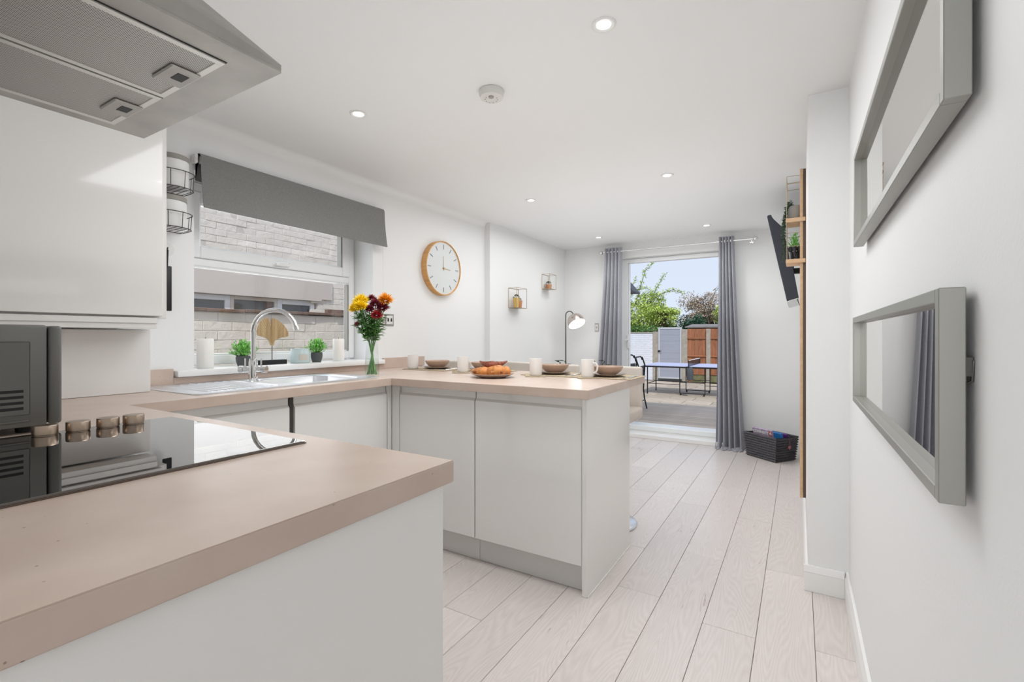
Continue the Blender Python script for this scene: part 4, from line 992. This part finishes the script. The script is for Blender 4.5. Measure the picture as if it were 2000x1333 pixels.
# ------------------------------------------------------------------ ladder shelf, television on the far right wall
sy0 = 3.30
t = thing('ladder_shelf', 'tall light pine wall ladder with two small wire-sided shelves', 'shelf', (WR2, sy0, .2))
for y in (sy0, sy0+.11): obj('upright', MB().box(.004, .020, y, y+.03, .182, 2.138, .002), 'shelfwood', t, smooth=False)
for y in (sy0+.004, sy0+.114): obj('back_gap_shade', MB().box(.0205, WR2-.0006, y, y+.022, .184, 2.136), 'brass_dark', t, smooth=False)  # dark strips painted for the shadow between uprights and wall
for z in (1.823, 1.578): obj('shelf_board', MB().box(-.068, .0035, sy0-.004, sy0+.145, z, z+.024, .002), 'shelfwood', t, smooth=False)
for z in (1.823, 1.578): obj('shelf_lip', MB().box(-.068, .033, sy0-.017, sy0-.005, z, z+.024, .002), 'shelfwood', t, smooth=False)
def cage(z0, z1, mids):
    mb = MB(); r = .0017
    for y in (sy0-.003, sy0+.142):
        mb.tube([(-.064, y, z0), (-.064, y, z1)], r, 6)
        for z in mids+[z1]: mb.tube([(-.064, y, z), (.0035, y, z)], r, 6)
    for z in mids+[z1]: mb.tube([(-.064, sy0-.003, z), (-.064, sy0+.142, z)], r, 6)
    obj('wire_side', mb, 'gold', t)
cage(1.849, 2.10, [2.055]); cage(1.604, 1.823, [1.68, 1.76])
px_, pyy, pz = -.018, sy0+.065, 1.8475
t = thing('trailing_plant', 'string plant in grey bowl on the upper shelf, trailing down', 'plant', (px_, pyy, pz))
obj('pot', MB().lathe([(0, pz), (.034, pz), (.043, pz+.02), (.044, pz+.05), (.036, pz+.085), (.030, pz+.085), (.034, pz+.06), (0, pz+.06)], (px_, pyy, 0), 24), 'potlg', t)
mb = MB(); sm = MB(); rnd = random.Random(4)
for k in range(14):
    y = pyy-.05+.0075*k; P = [(px_, pyy, pz+.07), (px_-.03, y, pz+.10+rnd.uniform(-.01, .02)), (-.066, y, pz+.07), (-.082+rnd.uniform(-.004, .004), y, pz-.02), (-.082+rnd.uniform(-.006, .006), y, pz-rnd.uniform(.10, .26))]
    sm.tube(P, .0009, 4)
    for a, b in zip(P, P[1:]):
        a = Vector(a); b = Vector(b); n_ = max(2, int((b-a).length/.011))
        for j in range(n_):
            p = a.lerp(b, j/n_); q_ = Vector((rnd.uniform(-1, 1), rnd.uniform(-1, 1), rnd.uniform(-.6, .6))); mb.leaf(p, q_, .017, .012)
obj('stem', sm, 'leafd', t); setp(obj('foliage', mb, 'leafd', t, smooth=False), kind='stuff')
t = thing('potted_plant', 'light green bushy plant on the lower pine shelf', 'plant', (-.025, sy0+.108, 1.6025))
obj('pot', MB().lathe([(0, 1.6025), (.026, 1.6025), (.036, 1.68), (.030, 1.68), (0, 1.67)], (-.022, sy0+.108, 0), 20), 'potlg', t)
mb = MB(); rnd = random.Random(9)
for k in range(150):
    a = rnd.uniform(0, 2*PI); e = rnd.uniform(.1, 1.5); d = Vector((math.cos(a)*math.cos(e)*.9, math.sin(a)*math.cos(e), math.sin(e)*2)); mb.leaf(Vector((-.022, sy0+.108, 1.685))+d*rnd.uniform(.008, .042), d, .022, .009)
setp(obj('foliage', mb, 'leaf', t, smooth=False), kind='stuff')
# elephant figurine
ex, ey, ez = -.022, sy0+.045, 1.6025
t = thing('elephant_figurine', 'black elephant figurine standing on the lower pine shelf', 'ornament', (ex, ey, ez))
mb = MB(); mb.ball((ex, ey+.02, ez+.052), (.024, .038, .028), 16); mb.ball((ex, ey-.018, ez+.066), (.016, .018, .018), 14)
mb.tube([(ex, ey-.030, ez+.062), (ex, ey-.040, ez+.040), (ex, ey-.040, ez+.018), (ex, ey-.046, ez+.010)], [.009, .007, .005, .004], 8)
for sx2 in (-1, 1):
    for dy2 in (-.004, .042): mb.tube([(ex+sx2*.014, ey+dy2, ez+.045), (ex+sx2*.014, ey+dy2, ez+.0005)], [.009, .0095], 8)
obj('body', mb, 'black', t)
for sx2 in (-1, 1): obj('ear', MB().ball((ex+sx2*.022, ey-.012, ez+.066), (.014, .004, .018), 12), 'black', t)
for sx2 in (-1, 1): obj('tusk', MB().tube([(ex+sx2*.008, ey-.03, ez+.052), (ex+sx2*.010, ey-.044, ez+.046)], [.002, .001], 6), 'plug', t)
# television, tilted forward on a wall arm
t = thing('television', 'black flat television on wall arm, tilted down, seen from behind', 'television', (-.13, 4.45, 1.7))
ty0, ty1 = 3.90, 4.82; A_ = Vector((-.199, 0, 2.017)); B_ = Vector((-.074, 0, 1.392)); d = (B_-A_).normalized(); n_ = Vector((-d.z, 0, d.x));
if n_.x < 0: n_ = -n_
L2 = (B_-A_).length
prof = [(0, 0), (L2, 0), (L2, .022), (L2*.985, .075), (L2*.55, .085), (L2*.17, .075), (L2*.065, .032), (0, .026)]
mb = MB(); mb.prism([((A_+d*a+n_*b).x, (A_+d*a+n_*b).z) for a, b in prof], 1, ty0, ty1, .004); obj('casing', mb, 'tvback', t, smooth=False)
mb = MB(); mb.prism([((A_+d*a+n_*b).x, (A_+d*a+n_*b).z) for a, b in ((.008, -.0015), (L2-.008, -.0015), (L2-.008, .0), (.008, .0))], 1, ty0+.008, ty1-.008); obj('screen', mb, 'hob', t, smooth=False)
mb = MB(); mb.prism([((A_+d*a+n_*b).x, (A_+d*a+n_*b).z) for a, b in ((L2+.0005, .002), (L2+.0025, .002), (L2-.004, .072), (L2-.006, .072))], 1, ty0, ty1); obj('reflection_strip', mb, 'tvreflection', t, smooth=False)  # pale grey strip painted for reflections on the underside
c_ = A_+d*L2*.6+n_*.08
mb = MB(); mb.box(c_.x-.005, c_.x+.01, 4.25, 4.50, c_.z-.1, c_.z+.1, .002); mb.box(c_.x-.0, .02, 4.34, 4.40, c_.z-.02, c_.z+.02, .002); mb.box(.018, WR2-.0005, 4.28, 4.46, c_.z-.12, c_.z+.12, .002); obj('wall_bracket', mb, 'blackp', t, smooth=False)
obj('cable', MB().tube([(c_.x, 4.1, c_.z-.15), (.01, 4.12, c_.z-.30), (.02, 4.1, c_.z-.16), (.025, 4.08, c_.z+.1)], .004, 6), 'blackp', t)

# ------------------------------------------------------------------ basket with games
A = Vector((-.182, 4.885, 0)); B = Vector((-.43, 5.09, 0)); Cc = Vector((-.035, 5.085, 0)); Dd = B+(Cc-A)
ctr = (A+B+Cc+Dd)/4
t = thing('storage_basket', 'black woven storage basket on the floor right of the curtain', 'basket', (ctr.x, ctr.y, 0))
def ringq(s, z): return [((ctr+(p-ctr)*s).x, (ctr+(p-ctr)*s).y, z) for p in (A, B, Dd, Cc)]
mb = MB(); R0 = ringq(1, .002); R1 = ringq(1.13, .215); R2 = ringq(1.09, .215); R3 = ringq(.95, .012)
loft(mb, [R0, R1, R2, R3]); mb.b.faces.new([mb.b.verts.new(p) for p in R0]); bmesh.ops.remove_doubles(mb.b, verts=mb.b.verts, dist=1e-5)
bk = obj('woven_wall', mb, 'basket', t, smooth=False)
for k in range(9):
    z = .015+.0225*k; s_ = 1+.13*(z/.215)+.012; q = [Vector(p) for p in ringq(s_, z)]; obj('weave_band', MB().tube(q, .0085, 6, closed=True), 'basket', bk)
obj('rim', MB().tube([Vector(p) for p in ringq(1.12, .218)], .010, 8, closed=True), 'basket', t)
e1 = (B-A).normalized(); e2 = (Cc-A).normalized(); up = Vector((0, 0, 1))
def tilted_box(name, label, c, hx, hy, hz, m, rx, rz=0, parent=None):
    fr = Matrix((( e1.x, e2.x, 0), (e1.y, e2.y, 0), (0, 0, 1))).to_4x4()
    mt = Matrix.Translation(c) @ fr @ Euler((rx, 0, rz)).to_matrix().to_4x4()
    mb = MB().box(-hx, hx, -hy, hy, -hz, hz, .002, mtx=mt)
    if parent: return obj(name, mb, m, parent, smooth=False), mt
    o = setp(obj(name, mb, m, smooth=False, org=tuple(c)), label, 'game box'); return o, mt
bx, mt = tilted_box('game_box', 'mottled purple board game box reading CONNECT 4 standing in the basket', ctr+e1*.035-e2*.035+up*.165, .11, .012, .11, 'boxart', .28, 0.0)
def text(body, size, mt_local, m, parent, name='printed_letters'):
    cu = bpy.data.curves.new(name, 'FONT'); cu.body = body; cu.size = size; cu.extrude = .0006; cu.align_x = 'CENTER'; cu.align_y = 'CENTER'; cu.offset = .0012
    tmp = bpy.data.objects.new('tmp', cu); COL.objects.link(tmp); dg = bpy.context.evaluated_depsgraph_get(); me = bpy.data.meshes.new_from_object(tmp.evaluated_get(dg)); bpy.data.objects.remove(tmp)
    me.transform(Matrix.Translation(-Vector(ORG[parent.name])) @ mt_local); me.materials.append(M[m])
    o = bpy.data.objects.new(name, me); COL.objects.link(o); o.parent = parent; return o
face = mt @ Matrix.Translation((0, -.0135, 0)) @ Matrix.Rotation(PI, 4, 'Z') @ Matrix.Rotation(PI/2, 4, 'X') @ Matrix.Rotation(PI, 4, 'Y') if False else None
def onface(mt, x, z): return mt @ Matrix.Translation((x, -.0132, z)) @ Matrix(((-1, 0, 0, 0), (0, 0, -1, 0), (0, 1, 0, 0), (0, 0, 0, 1)))
text('CONNECT', .036, onface(mt, .014, .078), 'white', bx)
pc, _m = tilted_box('number_patch', None, ctr+e1*.035-e2*.035+up*.165, .0001, .0001, .0001, 'red', .28, parent=bx)
bpy.data.objects.remove(pc)
mb = MB().box(-.108, -.082, -.0136, -.0118, .058, .102, .001, mtx=mt); obj('red_patch', mb, 'red', bx, smooth=False)
text('4', .042, mt @ Matrix.Translation((-.095, -.0142, .080)) @ Matrix(((-1, 0, 0, 0), (0, 0, -1, 0), (0, 1, 0, 0), (0, 0, 0, 1))), 'white', bx)
tilted_box('game_box', 'bright blue game box behind the red number in the basket', ctr-e1*.105-e2*.01+up*.165, .045, .014, .095, 'boxblue', .25)
tilted_box('game_box', 'purple game box at the right end of the basket', ctr-e1*.085+e2*.06+up*.155, .06, .016, .09, 'boxpurple', .2)
t = thing('heart_tag', 'small pink heart tag hanging on the end of the basket', 'tag', tuple(A*.35+Cc*.65+up*.15))
mb = MB(); c0 = ctr+(A*.45+Cc*.55-ctr)*1.13+up*.135-e1*.012; hp = []
for k in range(20):
    a = 2*PI*k/20; hx = 16*math.sin(a)**3; hz = 13*math.cos(a)-5*math.cos(2*a)-2*math.cos(3*a)-math.cos(4*a); hp.append((hx/16*.018, hz/16*.022))
F1 = [mb.b.verts.new(c0+e2*p[0]+up*p[1]) for p in hp]; F2 = [mb.b.verts.new(c0-e1*.003+e2*p[0]+up*p[1]) for p in hp]
mb.b.faces.new(F1); mb.b.faces.new(F2[::-1])
for k in range(20): mb.b.faces.new([F1[k], F2[k], F2[(k+1) % 20], F1[(k+1) % 20]])
obj('heart', mb, 'pinkp', t, smooth=False); obj('string', MB().tube([c0+up*.012-e1*.003, c0+up*.08+e1*-.006], .0012, 5), 'pinkp', t)

# ------------------------------------------------------------------ outside the kitchen window
struct('trim_4', MB().box(-9, WL-.29, -3, BW+.2, -.5, -.2), 'soil', smooth=False)
def brickwork(parent, xface, y0, y1, z0, z1, skip=lambda y, z: False, seed=1, src=None):
    """white painted bricks in stretcher bond on a wall facing +x"""
    rnd = random.Random(seed); cz = z0; r = 0; n = 0
    if src is None:
        mb = MB().box(-.05, .0015, -.1100, .1100, -.0353, .0353, .0025); src = obj('brick', mb, 'brick', smooth=False)
        src.parent = parent; src.location = Vector((xface, y0, z0+.03))-Vector(ORG[parent.name]); first = True
    else: first = False
    while cz < z1:
        y = y0-(r % 2)*.1125
        while y < y1:
            yc = y+.1075; zc = cz+.0325
            if not skip(yc, zc):
                if first: src.location = Vector((xface, yc, zc))-Vector(ORG[parent.name]); first = False
                else: inst(src, 'brick', parent, (xface+rnd.uniform(-.003, .003), yc+rnd.uniform(-.002, .002), zc+rnd.uniform(-.0015, .0015)), (rnd.uniform(-.008, .008), rnd.uniform(-.012, .012), rnd.uniform(-.012, .012)))
                n += 1
            y += .225
        cz += .075; r += 1
    return src
t = thing('garden_wall', 'white painted brick garden wall with brown tile coping outside the kitchen window', 'wall', (-4.1, 2.6, -.2))
obj('wall_core', MB().box(-4.22, -4.0015, .2, 6.5, -.2, 1.34), 'mortar', t, smooth=False)
br = brickwork(t, -4.0, 1.15, 4.2, .515, 1.31, seed=2)
cp = None; rnd = random.Random(8); y = .6
while y < 5.2:
    l_ = .30
    if cp is None: cp = obj('coping_tile', MB().box(-.135, .135, -.149, .149, -.013, .013, .004), 'coping', smooth=False); cp.parent = t; cp.location = Vector((-4.1, y, 1.356))-Vector(ORG[t.name])
    else: inst(cp, 'coping_tile', t, (-4.1+rnd.uniform(-.006, .006), y, 1.356+rnd.uniform(-.003, .003)), (rnd.uniform(-.01, .01), rnd.uniform(-.02, .02), rnd.uniform(-.02, .02)))
    y += l_
t = thing('fence_rail', 'short dark brown timber rail beyond the garden wall', 'rail', (-4.6, 3.9, 1.4)); obj('board', MB().box(-4.66, -4.6, 3.55, 5.2, 1.38, 1.452, .003), 'coping', t, smooth=False); obj('post', MB().box(-4.67, -4.61, 4.9, 4.98, -.2, 1.4), 'coping', t, smooth=False)
t = thing('neighbour_house', 'white painted brick house wall with a strip of windows, seen through the kitchen window', 'house', (-5.6, 3.4, -.2))
W0, W1 = 2.18, 4.08
mb = MB(); mb.box(-6.4, -5.5015, W1, 7.5, -.2, 3.2); mb.box(-6.4, -5.5015, .2, W0, -.2, 3.2); mb.box(-6.4, -5.5015, W0, W1, 1.61, 3.2); mb.box(-6.4, -5.5015, W0, W1, -.2, .5)
obj('wall_core', mb, 'mortar', t, smooth=False)
brickwork(t, -5.5, 1.9, 5.3, 1.885, 2.78, seed=3, src=br); brickwork(t, -5.5, 4.10, 5.3, 1.21, 1.88, seed=4, src=br)
mb = MB(); N = 24
pts = [(.5, 1.612), (4.13, 1.612), (4.13, 1.635), (4.30, 1.635), (4.30, 1.868)]+[(4.30-3.8*k/N, 1.868+.012*math.sin(k*2.1)+.008*math.sin(k*5.3)) for k in range(1, N+1)]
mb.prism(pts, 0, -5.50, -5.478); obj('render_band', mb, 'render', t, smooth=False)
def hwin(y0, y1, zt, w_, m):
    f = obj('window_frame', (lambda mb: (ring(mb, -5.58, -5.535, y0, y1, .5, zt, w_, .003), mb)[1])(MB()), m, t, smooth=False)
    obj('pane', MB().box(-5.57, -5.56, y0+w_-.002, y1-w_+.002, .5+w_-.002, zt-w_+.002), 'winglass', f, smooth=False)
hwin(W0+.02, 2.965, 1.605, .058, 'upvc'); hwin(2.967, 3.535, 1.608, .040, 'render'); hwin(3.537, 4.06, 1.608, .062, 'upvc')
obj('mullion', MB().box(-5.56, -5.545, 3.40, 3.47, .54, 1.566, .002), 'coping', t, smooth=False)

# ------------------------------------------------------------------ garden beyond the patio door
G = -.40
struct('ground', MB().box(-30, 25, BW+.28, 70, G-.3, G-.06), 'soil', smooth=False)
t = thing('timber_deck', 'weathered grey-brown timber deck outside the patio door', 'deck', (-1.5, 6.7, G))
obj('frame', MB().box(-5.0, 2.0, 5.74, 7.80, G-.05, .02), 'moss', t, smooth=False)
p_ = None; y = 5.75
while y < 7.80:
    if p_ is None: p_ = obj('deck_board', MB().box(-3.5, 3.5, -.068, .068, .021, .05, .003), 'deck', smooth=False); p_.parent = t; p_.location = Vector((-1.5, y+.07, 0))-Vector(ORG[t.name])
    else: inst(p_, 'deck_board', t, (-1.5, y+.07, 0))
    y += .1445
pav = setp(obj('paving', MB().box(-8, 4, 7.82, 16.98, G-.06, G-.03), 'soil', smooth=False, org=(-2, 12, G)), kind='structure')
pav.name = 'paving'
ORG['paving'] = (-2, 12, G)
slabs = []
for (a, b) in ((.90, .60), (.60, .60), (.60, .45)):
    slabs.append((a, obj('paving_slab', MB().box(-a/2+.006, a/2-.006, -.293, .293, -.03, 0, .005), 'slab', smooth=False)))
used = set(); rnd = random.Random(12); y = 8.12
while y < 16.7:
    x = -6.5-rnd.uniform(0, .6)
    while x < 1.0:
        a, s_ = rnd.choice(slabs)
        loc = (x+a/2, y, G+rnd.uniform(-.004, .004)); rot = (rnd.uniform(-.004, .004), rnd.uniform(-.004, .004), 0)
        if s_.name not in used:
            used.add(s_.name); s_.parent = pav; s_.location = Vector(loc)-Vector((-2, 12, G)); s_.rotation_euler = rot
        else: inst(s_, 'paving_slab', pav, loc, rot)
        x += a
    y += .6
FYY = 17.0
t = thing('garden_wall', 'white painted brick wall at the back left of the garden', 'wall', (-6, FYY, G))
obj('wall_core', MB().box(-9, -4.445, FYY, FYY+.22, G, 1.26), 'brickw', t, smooth=False)
mb = MB(); z = G
r = 0
while z < 1.24:
    x = -7.2-(r % 2)*.11
    while x < -4.6: mb.box(x, min(x+.215, -4.45), FYY-.008, FYY, z+.005, z+.07); x += .225
    z += .075; r += 1
setp(obj('brick_courses', mb, 'brickw', t, smooth=False), kind='stuff'); obj('coping', MB().box(-9, -4.44, FYY-.03, FYY+.25, 1.26, 1.295, .004), 'concrete', t, smooth=False)
setp(obj('gate_post', MB().box(-4.44, -4.262, FYY-.02, FYY+.16, G, 1.31, .006), 'concrete', smooth=False, org=(-4.35, FYY, G)), 'grey weathered post between white wall and grey gate', 'post')
t = thing('garden_gate', 'tall grey gate of horizontal boards in pale frame, back of garden', 'gate', (-3.85, FYY, G))
mb = MB(); gx0, gx1, gz0, gz1 = -4.255, -3.455, -.33, 1.462
mb.box(gx0, gx0+.06, FYY, FYY+.05, gz0, gz1, .003); mb.box(gx1-.06, gx1, FYY, FYY+.05, gz0, gz1, .003); mb.box(gx0+.06, gx1-.06, FYY, FYY+.05, gz0, gz0+.06, .003); mb.box(gx0+.06, gx1-.06, FYY, FYY+.05, gz1-.06, gz1, .003)
obj('gate_frame', mb, 'gatef', t, smooth=False)
for k in range(8):
    z = gz0+.06+.209*k; obj('board', MB().box(gx0+.06, gx1-.06, FYY+.012, FYY+.035, z+.001, z+.208, .004), 'gate', t, smooth=False)
obj('gate_latch', MB().box(gx0+.005, gx0+.07, FYY-.02, FYY, .60, .66, .003).tube([(gx0+.03, FYY-.02, .63), (gx0+.03, FYY-.05, .63), (gx0+.13, FYY-.05, .63)], .01, 6), 'black', t, smooth=False)
def post(label, x0_, x1_, z1): setp(obj('fence_post', MB().box(x0_, x1_, FYY-.03, FYY+.08, G, z1, .006), 'concrete', smooth=False, org=((x0_+x1_)/2, FYY, G)), label, 'post', 'concrete fence posts')
post('pale concrete fence post right of the grey gate', -3.448, -3.27, 1.39); post('pale concrete fence post between the two brown fence panels', -2.665, -2.53, 1.40)
def panel(label, x0_, x1_):
    t = thing('garden_fence', label, 'fence', ((x0_+x1_)/2, FYY, G), 'brown fence panels at the back of the garden'); x = x0_; k = 0
    while x < x1_-.02:
        o = .012*(k % 2); xe = min(x+.125, x1_); obj('board', MB().box(x, xe, FYY+.03+o, FYY+.045+o, -.1, 1.40, .003), 'fence', t, smooth=False); x += .118; k += 1
    for z in (-.15, .455, 1.06): obj('rail', MB().box(x0_, x1_, FYY-.005, FYY+.03, z, z+.05, .004), 'fence', t, smooth=False)
    obj('gravel_board', MB().box(x0_, x1_, FYY+.02, FYY+.07, G, -.105, .004), 'moss', t, smooth=False)
panel('orange-brown closeboard fence panel next to the gate', -3.27, -2.665); panel('orange-brown closeboard fence panel behind the right curtain edge', -2.53, -1.0)
t = thing('garden_shed', 'grey felt shed roof showing above the brown fence', 'shed', (-2.0, 18.4, G))
mb = MB(); mb.prism([(17.25, 1.44), (17.25, 1.48), (18.6, 1.60), (19.9, 1.50), (19.9, 1.44)], 0, -3.40, -.4); obj('roof', mb, 'roof', t, smooth=False)
obj('wall', MB().box(-3.25, -.5, 17.4, 19.7, G, 1.44), 'fence', t, smooth=False)
t = thing('outbuilding', 'neighbouring building with dark pitched roof, its eave showing at upper left', 'house', (-5.6, 12.3, G))
mb = MB(); mb.prism([(-3.60, 2.27), (-3.60, 2.30), (-5.4, 4.40), (-7.4, 2.31), (-7.4, 2.27)], 1, 11.9, 12.5); obj('roof', mb, 'slate', t, smooth=False)
obj('wall', MB().box(-7.2, -4.5, 11.95, 12.45, G, 2.27), 'brick', t, smooth=False)

# table tennis table
t = thing('table_tennis_table', 'folding blue table tennis table on the patio', 'table', (-2.4, 13.3, G))
TT = .385
for a, b in ((-3.56, -2.395), (-2.375, -1.2)):
    obj('playing_surface', MB().box(a, b, 12.65, 14.05, TT-.018, TT, .002), 'ttblue', t, smooth=False); mb = MB(); ring_ = None
    mb.box(a, b, 12.655, 12.68, TT-.055, TT-.019); mb.box(a, b, 14.02, 14.045, TT-.055, TT-.019); mb.box(a, a+.025, 12.68, 14.02, TT-.055, TT-.019); mb.box(b-.025, b, 12.68, 14.02, TT-.055, TT-.019); obj('apron', mb, 'black', t, smooth=False)
mb = MB()
mb.box(-3.56, -1.2, 12.65, 12.665, TT+.0004, TT+.0012); mb.box(-3.56, -1.2, 14.035, 14.05, TT+.0004, TT+.0012); mb.box(-3.56, -3.545, 12.65, 14.05, TT+.0004, TT+.0012); mb.box(-3.56, -1.2, 13.347, 13.353, TT+.0004, TT+.0012); obj('white_line', mb, 'white', t, smooth=False)
for x in (-3.5, -1.25):
    for y in (12.85, 13.75): obj('leg', MB().tube([(x, y, TT-.03), (x, y, G+.001)], .016, 8), 'black', t)
    obj('cross_bar', MB().tube([(x, 12.85, G+.28), (x, 13.75, G+.28)], .010, 6), 'black', t)
for y in (12.95, 13.75):
    obj('wheel_frame', MB().tube([(-2.68, y, TT-.03), (-2.68, y, G+.06), (-2.06, y, G+.06), (-2.06, y, TT-.03)], .015, 8), 'black', t)
    obj('cross_bar', MB().tube([(-2.68, y, G+.34), (-2.06, y, G+.34)], .009, 6), 'black', t)
    for x in (-2.66, -2.08): obj('wheel', MB().lathe([(0, -.015), (.032, -.015), (.036, 0), (.032, .015), (0, .015)], (x, y+.0, G+.037), 16, RX), 'black', t)
for y in (12.9, 13.72): obj('cross_bar', MB().tube([(-3.5, y, G+.28), (-2.68, y, G+.28)], .009, 6), 'black', t); obj('cross_bar', MB().tube([(-2.06, y, G+.28), (-1.25, y, G+.28)], .009, 6), 'black', t)
mb = MB()
for k in range(50): y = 12.55+1.6*k/49; mb.box(-2.387, -2.383, y-.0012, y+.0012, TT+.002, TT+.15)
for k in range(7): z = TT+.01+.02*k; mb.box(-2.387, -2.383, 12.55, 14.15, z-.001, z+.001)
n_ = obj('net', mb, 'black', t, smooth=False); obj('net_tape', MB().box(-2.39, -2.38, 12.55, 14.15, TT+.142, TT+.157), 'white', n_, smooth=False)
for y in (12.55, 14.15): obj('net_post', MB().tube([(-2.385, y, TT-.08), (-2.385, y, TT+.155)], .012, 8), 'black', t)
mb = MB(); mb.lathe([(.07, -.35), (.085, -.2), (.08, -.06), (.05, -.02)], (-2.36, 12.60, TT), 14); bag = obj('ball_bag', mb, 'slate', t)
setp(obj('table_tennis_balls', MB().ball((-2.38, 12.6, TT-.37), .022, 8).ball((-2.33, 12.59, TT-.36), .022, 8).ball((-2.36, 12.63, TT-.35), .022, 8).ball((-2.40, 12.62, TT-.335), .022, 8), 'orange', t), 'orange balls in the hanging net bag')

# folding chairs on the deck (side frames towards the room)
def mk_chair():
    t = thing('folding_chair', 'x', 'chair', (0, 0, 0)); D = .05
    for s in (0, 1):
        y = -.25+.5*s
        obj('leg', MB().tube([(-.04, y, .78), (.0, y, .66), (-.015, y, .42), (-.02, y, .30), (-.005, y, .16), (.03, y, .004)], .011, 8), 'black', t)
        obj('leg', MB().tube([(.0, y+.015*(1-2*s), .44), (-.20, y+.015*(1-2*s), .22), (-.40, y+.015*(1-2*s), .004)], .010, 8), 'black', t)
        obj('seat_rail', MB().tube([(0, y, .43), (-.42, y, .44)], .010, 8), 'black', t)
    obj('rear_bar', MB().tube([(.0, -.25, .14), (.0, .25, .14)], .009, 8), 'black', t)
    obj('back_arch', MB().tube([(-.04, -.25, .74), (-.045, -.235, .77), (-.05, -.18, .79), (-.05, .18, .79), (-.045, .235, .77), (-.04, .25, .74)], .011, 8), 'black', t)
    obj('back_sling', MB().box(-.018, -.012, -.24, .24, .42, .655, .002), 'blackp', t, smooth=False)
    obj('seat_sling', MB().box(-.41, -.01, -.24, .24, .437, .445, .002), 'blackp', t, smooth=False); return t
place('chair', mk_chair, -1.97, 6.93, .0505, 'black metal folding chair on the deck, nearer the doorway middle', 'black folding chairs on the deck', .1)
place('chair', mk_chair, -2.30, 7.45, .0505, 'black metal folding chair on the deck, half hidden by the left door frame', 'black folding chairs on the deck', -.1)

# trees beyond the garden walls
def tree(name, label, c, rad, n, lf, lm, seed, trunk_z=G, shoots=()):
    t = thing(name, label, 'tree', (c[0], c[1], G)); rnd = random.Random(seed); mb = MB(); tm = MB()
    tm.tube([(c[0], c[1], trunk_z), (c[0]+.05, c[1], c[2]*.5), (c[0], c[1], c[2])], [.12, .09, .05], 8)
    lobes = [(Vector((c[0]+rnd.uniform(-.75, .75)*rad[0], c[1]+rnd.uniform(-.7, .7)*rad[1], c[2]+rnd.uniform(-.7, .65)*rad[2])), rnd.uniform(.28, .5)) for _ in range(16)]
    for L, s_ in lobes: tm.tube([(c[0], c[1], c[2]*.5), ((c[0]+L.x)/2, (c[1]+L.y)/2, (c[2]+L.z)/2+.1), L], [.04, .025, .012], 5)
    for k in range(n):
        L, s_ = rnd.choice(lobes); d = Vector((rnd.gauss(0, 1), rnd.gauss(0, 1), rnd.gauss(0, 1))).normalized()*rnd.uniform(.2, 1)**.5
        p = L+Vector((d.x*s_*rad[0], d.y*s_*rad[1], d.z*s_*rad[2]))
        q = Vector((rnd.uniform(-1, 1), rnd.uniform(-1, 1), rnd.uniform(-.8, .4))); mb.leaf(p, q, lf*rnd.uniform(.7, 1.3), lf*.55, Vector((rnd.uniform(-.4, .4), rnd.uniform(-.4, .4), 1)).normalized())
    for P in shoots:
        P = [Vector(p) for p in P]; tm.tube(P, [.012]*(len(P)-1)+[.004], 5)
        for a, b in zip(P, P[1:]):
            m_ = int((b-a).length/.011)
            for j in range(m_):
                p = a.lerp(b, j/m_)+Vector((rnd.uniform(-1, 1), rnd.uniform(-1, 1), rnd.uniform(-1, 1)))*.075; q = Vector((rnd.uniform(-1, 1), rnd.uniform(-1, 1), rnd.uniform(-.5, 1))); mb.leaf(p, q, lf*rnd.uniform(.7, 1.1), lf*.5)
    obj('trunk', tm, 'bark', t); setp(obj('foliage', mb, lm, t, smooth=False), kind='stuff')
tree('leafy_tree', 'bright yellow-green tree behind the white wall, with tall upright shoots', (-6.0, 20, 1.95), (1.8, .9, 1.25), 16000, .11, 'leafy', 1,
     shoots=[[(-6.0, 20, 2.4), (-5.75, 20, 3.2), (-5.55, 20, 3.9), (-5.05, 20, 4.35)], [(-5.4, 20, 2.4), (-5.1, 20, 3.1), (-4.72, 20, 3.75)], [(-5.3, 20, 2.6), (-4.9, 20, 2.9), (-4.4, 20, 3.05), (-3.95, 20, 2.85)], [(-6.4, 20, 2.4), (-6.25, 20, 3.1), (-5.9, 20, 3.6)], [(-6.3, 20, 2.7), (-5.9, 20, 3.15), (-5.5, 20, 3.2), (-5.2, 20, 3.0)]])
tree('evergreen_shrub', 'dark green dense shrub in the middle, above the grey gate', (-3.95, 20.3, 1.35), (.75, .7, .95), 6000, .09, 'leafx', 2)
tree('leafy_tree', 'light green spreading branch tree between bright tree and dark shrub', (-4.7, 19.3, 2.05), (.75, .5, .32), 1500, .09, 'leafy', 3)
tree('blossom_tree', 'dusky pink and grey-green tree above the brown fence', (-3.15, 21.6, 2.1), (1.3, .7, 1.0), 8000, .085, 'leafp', 4,
     shoots=[[(-3.1, 20.5, 2.3), (-2.9, 20.5, 2.9), (-2.5, 20.5, 3.4)], [(-3.6, 20.5, 2.2), (-3.7, 20.5, 2.8)]])
tree('leafy_tree', 'green tree at the right edge of the doorway, above the shed roof', (-1.9, 19.9, 2.0), (.9, .7, .8), 3800, .09, 'leafy', 6)
tree('hedge_shrub', 'low green hedge growing along the top of the white wall', (-5.9, 18.4, 1.1), (1.9, .5, .55), 3600, .08, 'leafm', 7)
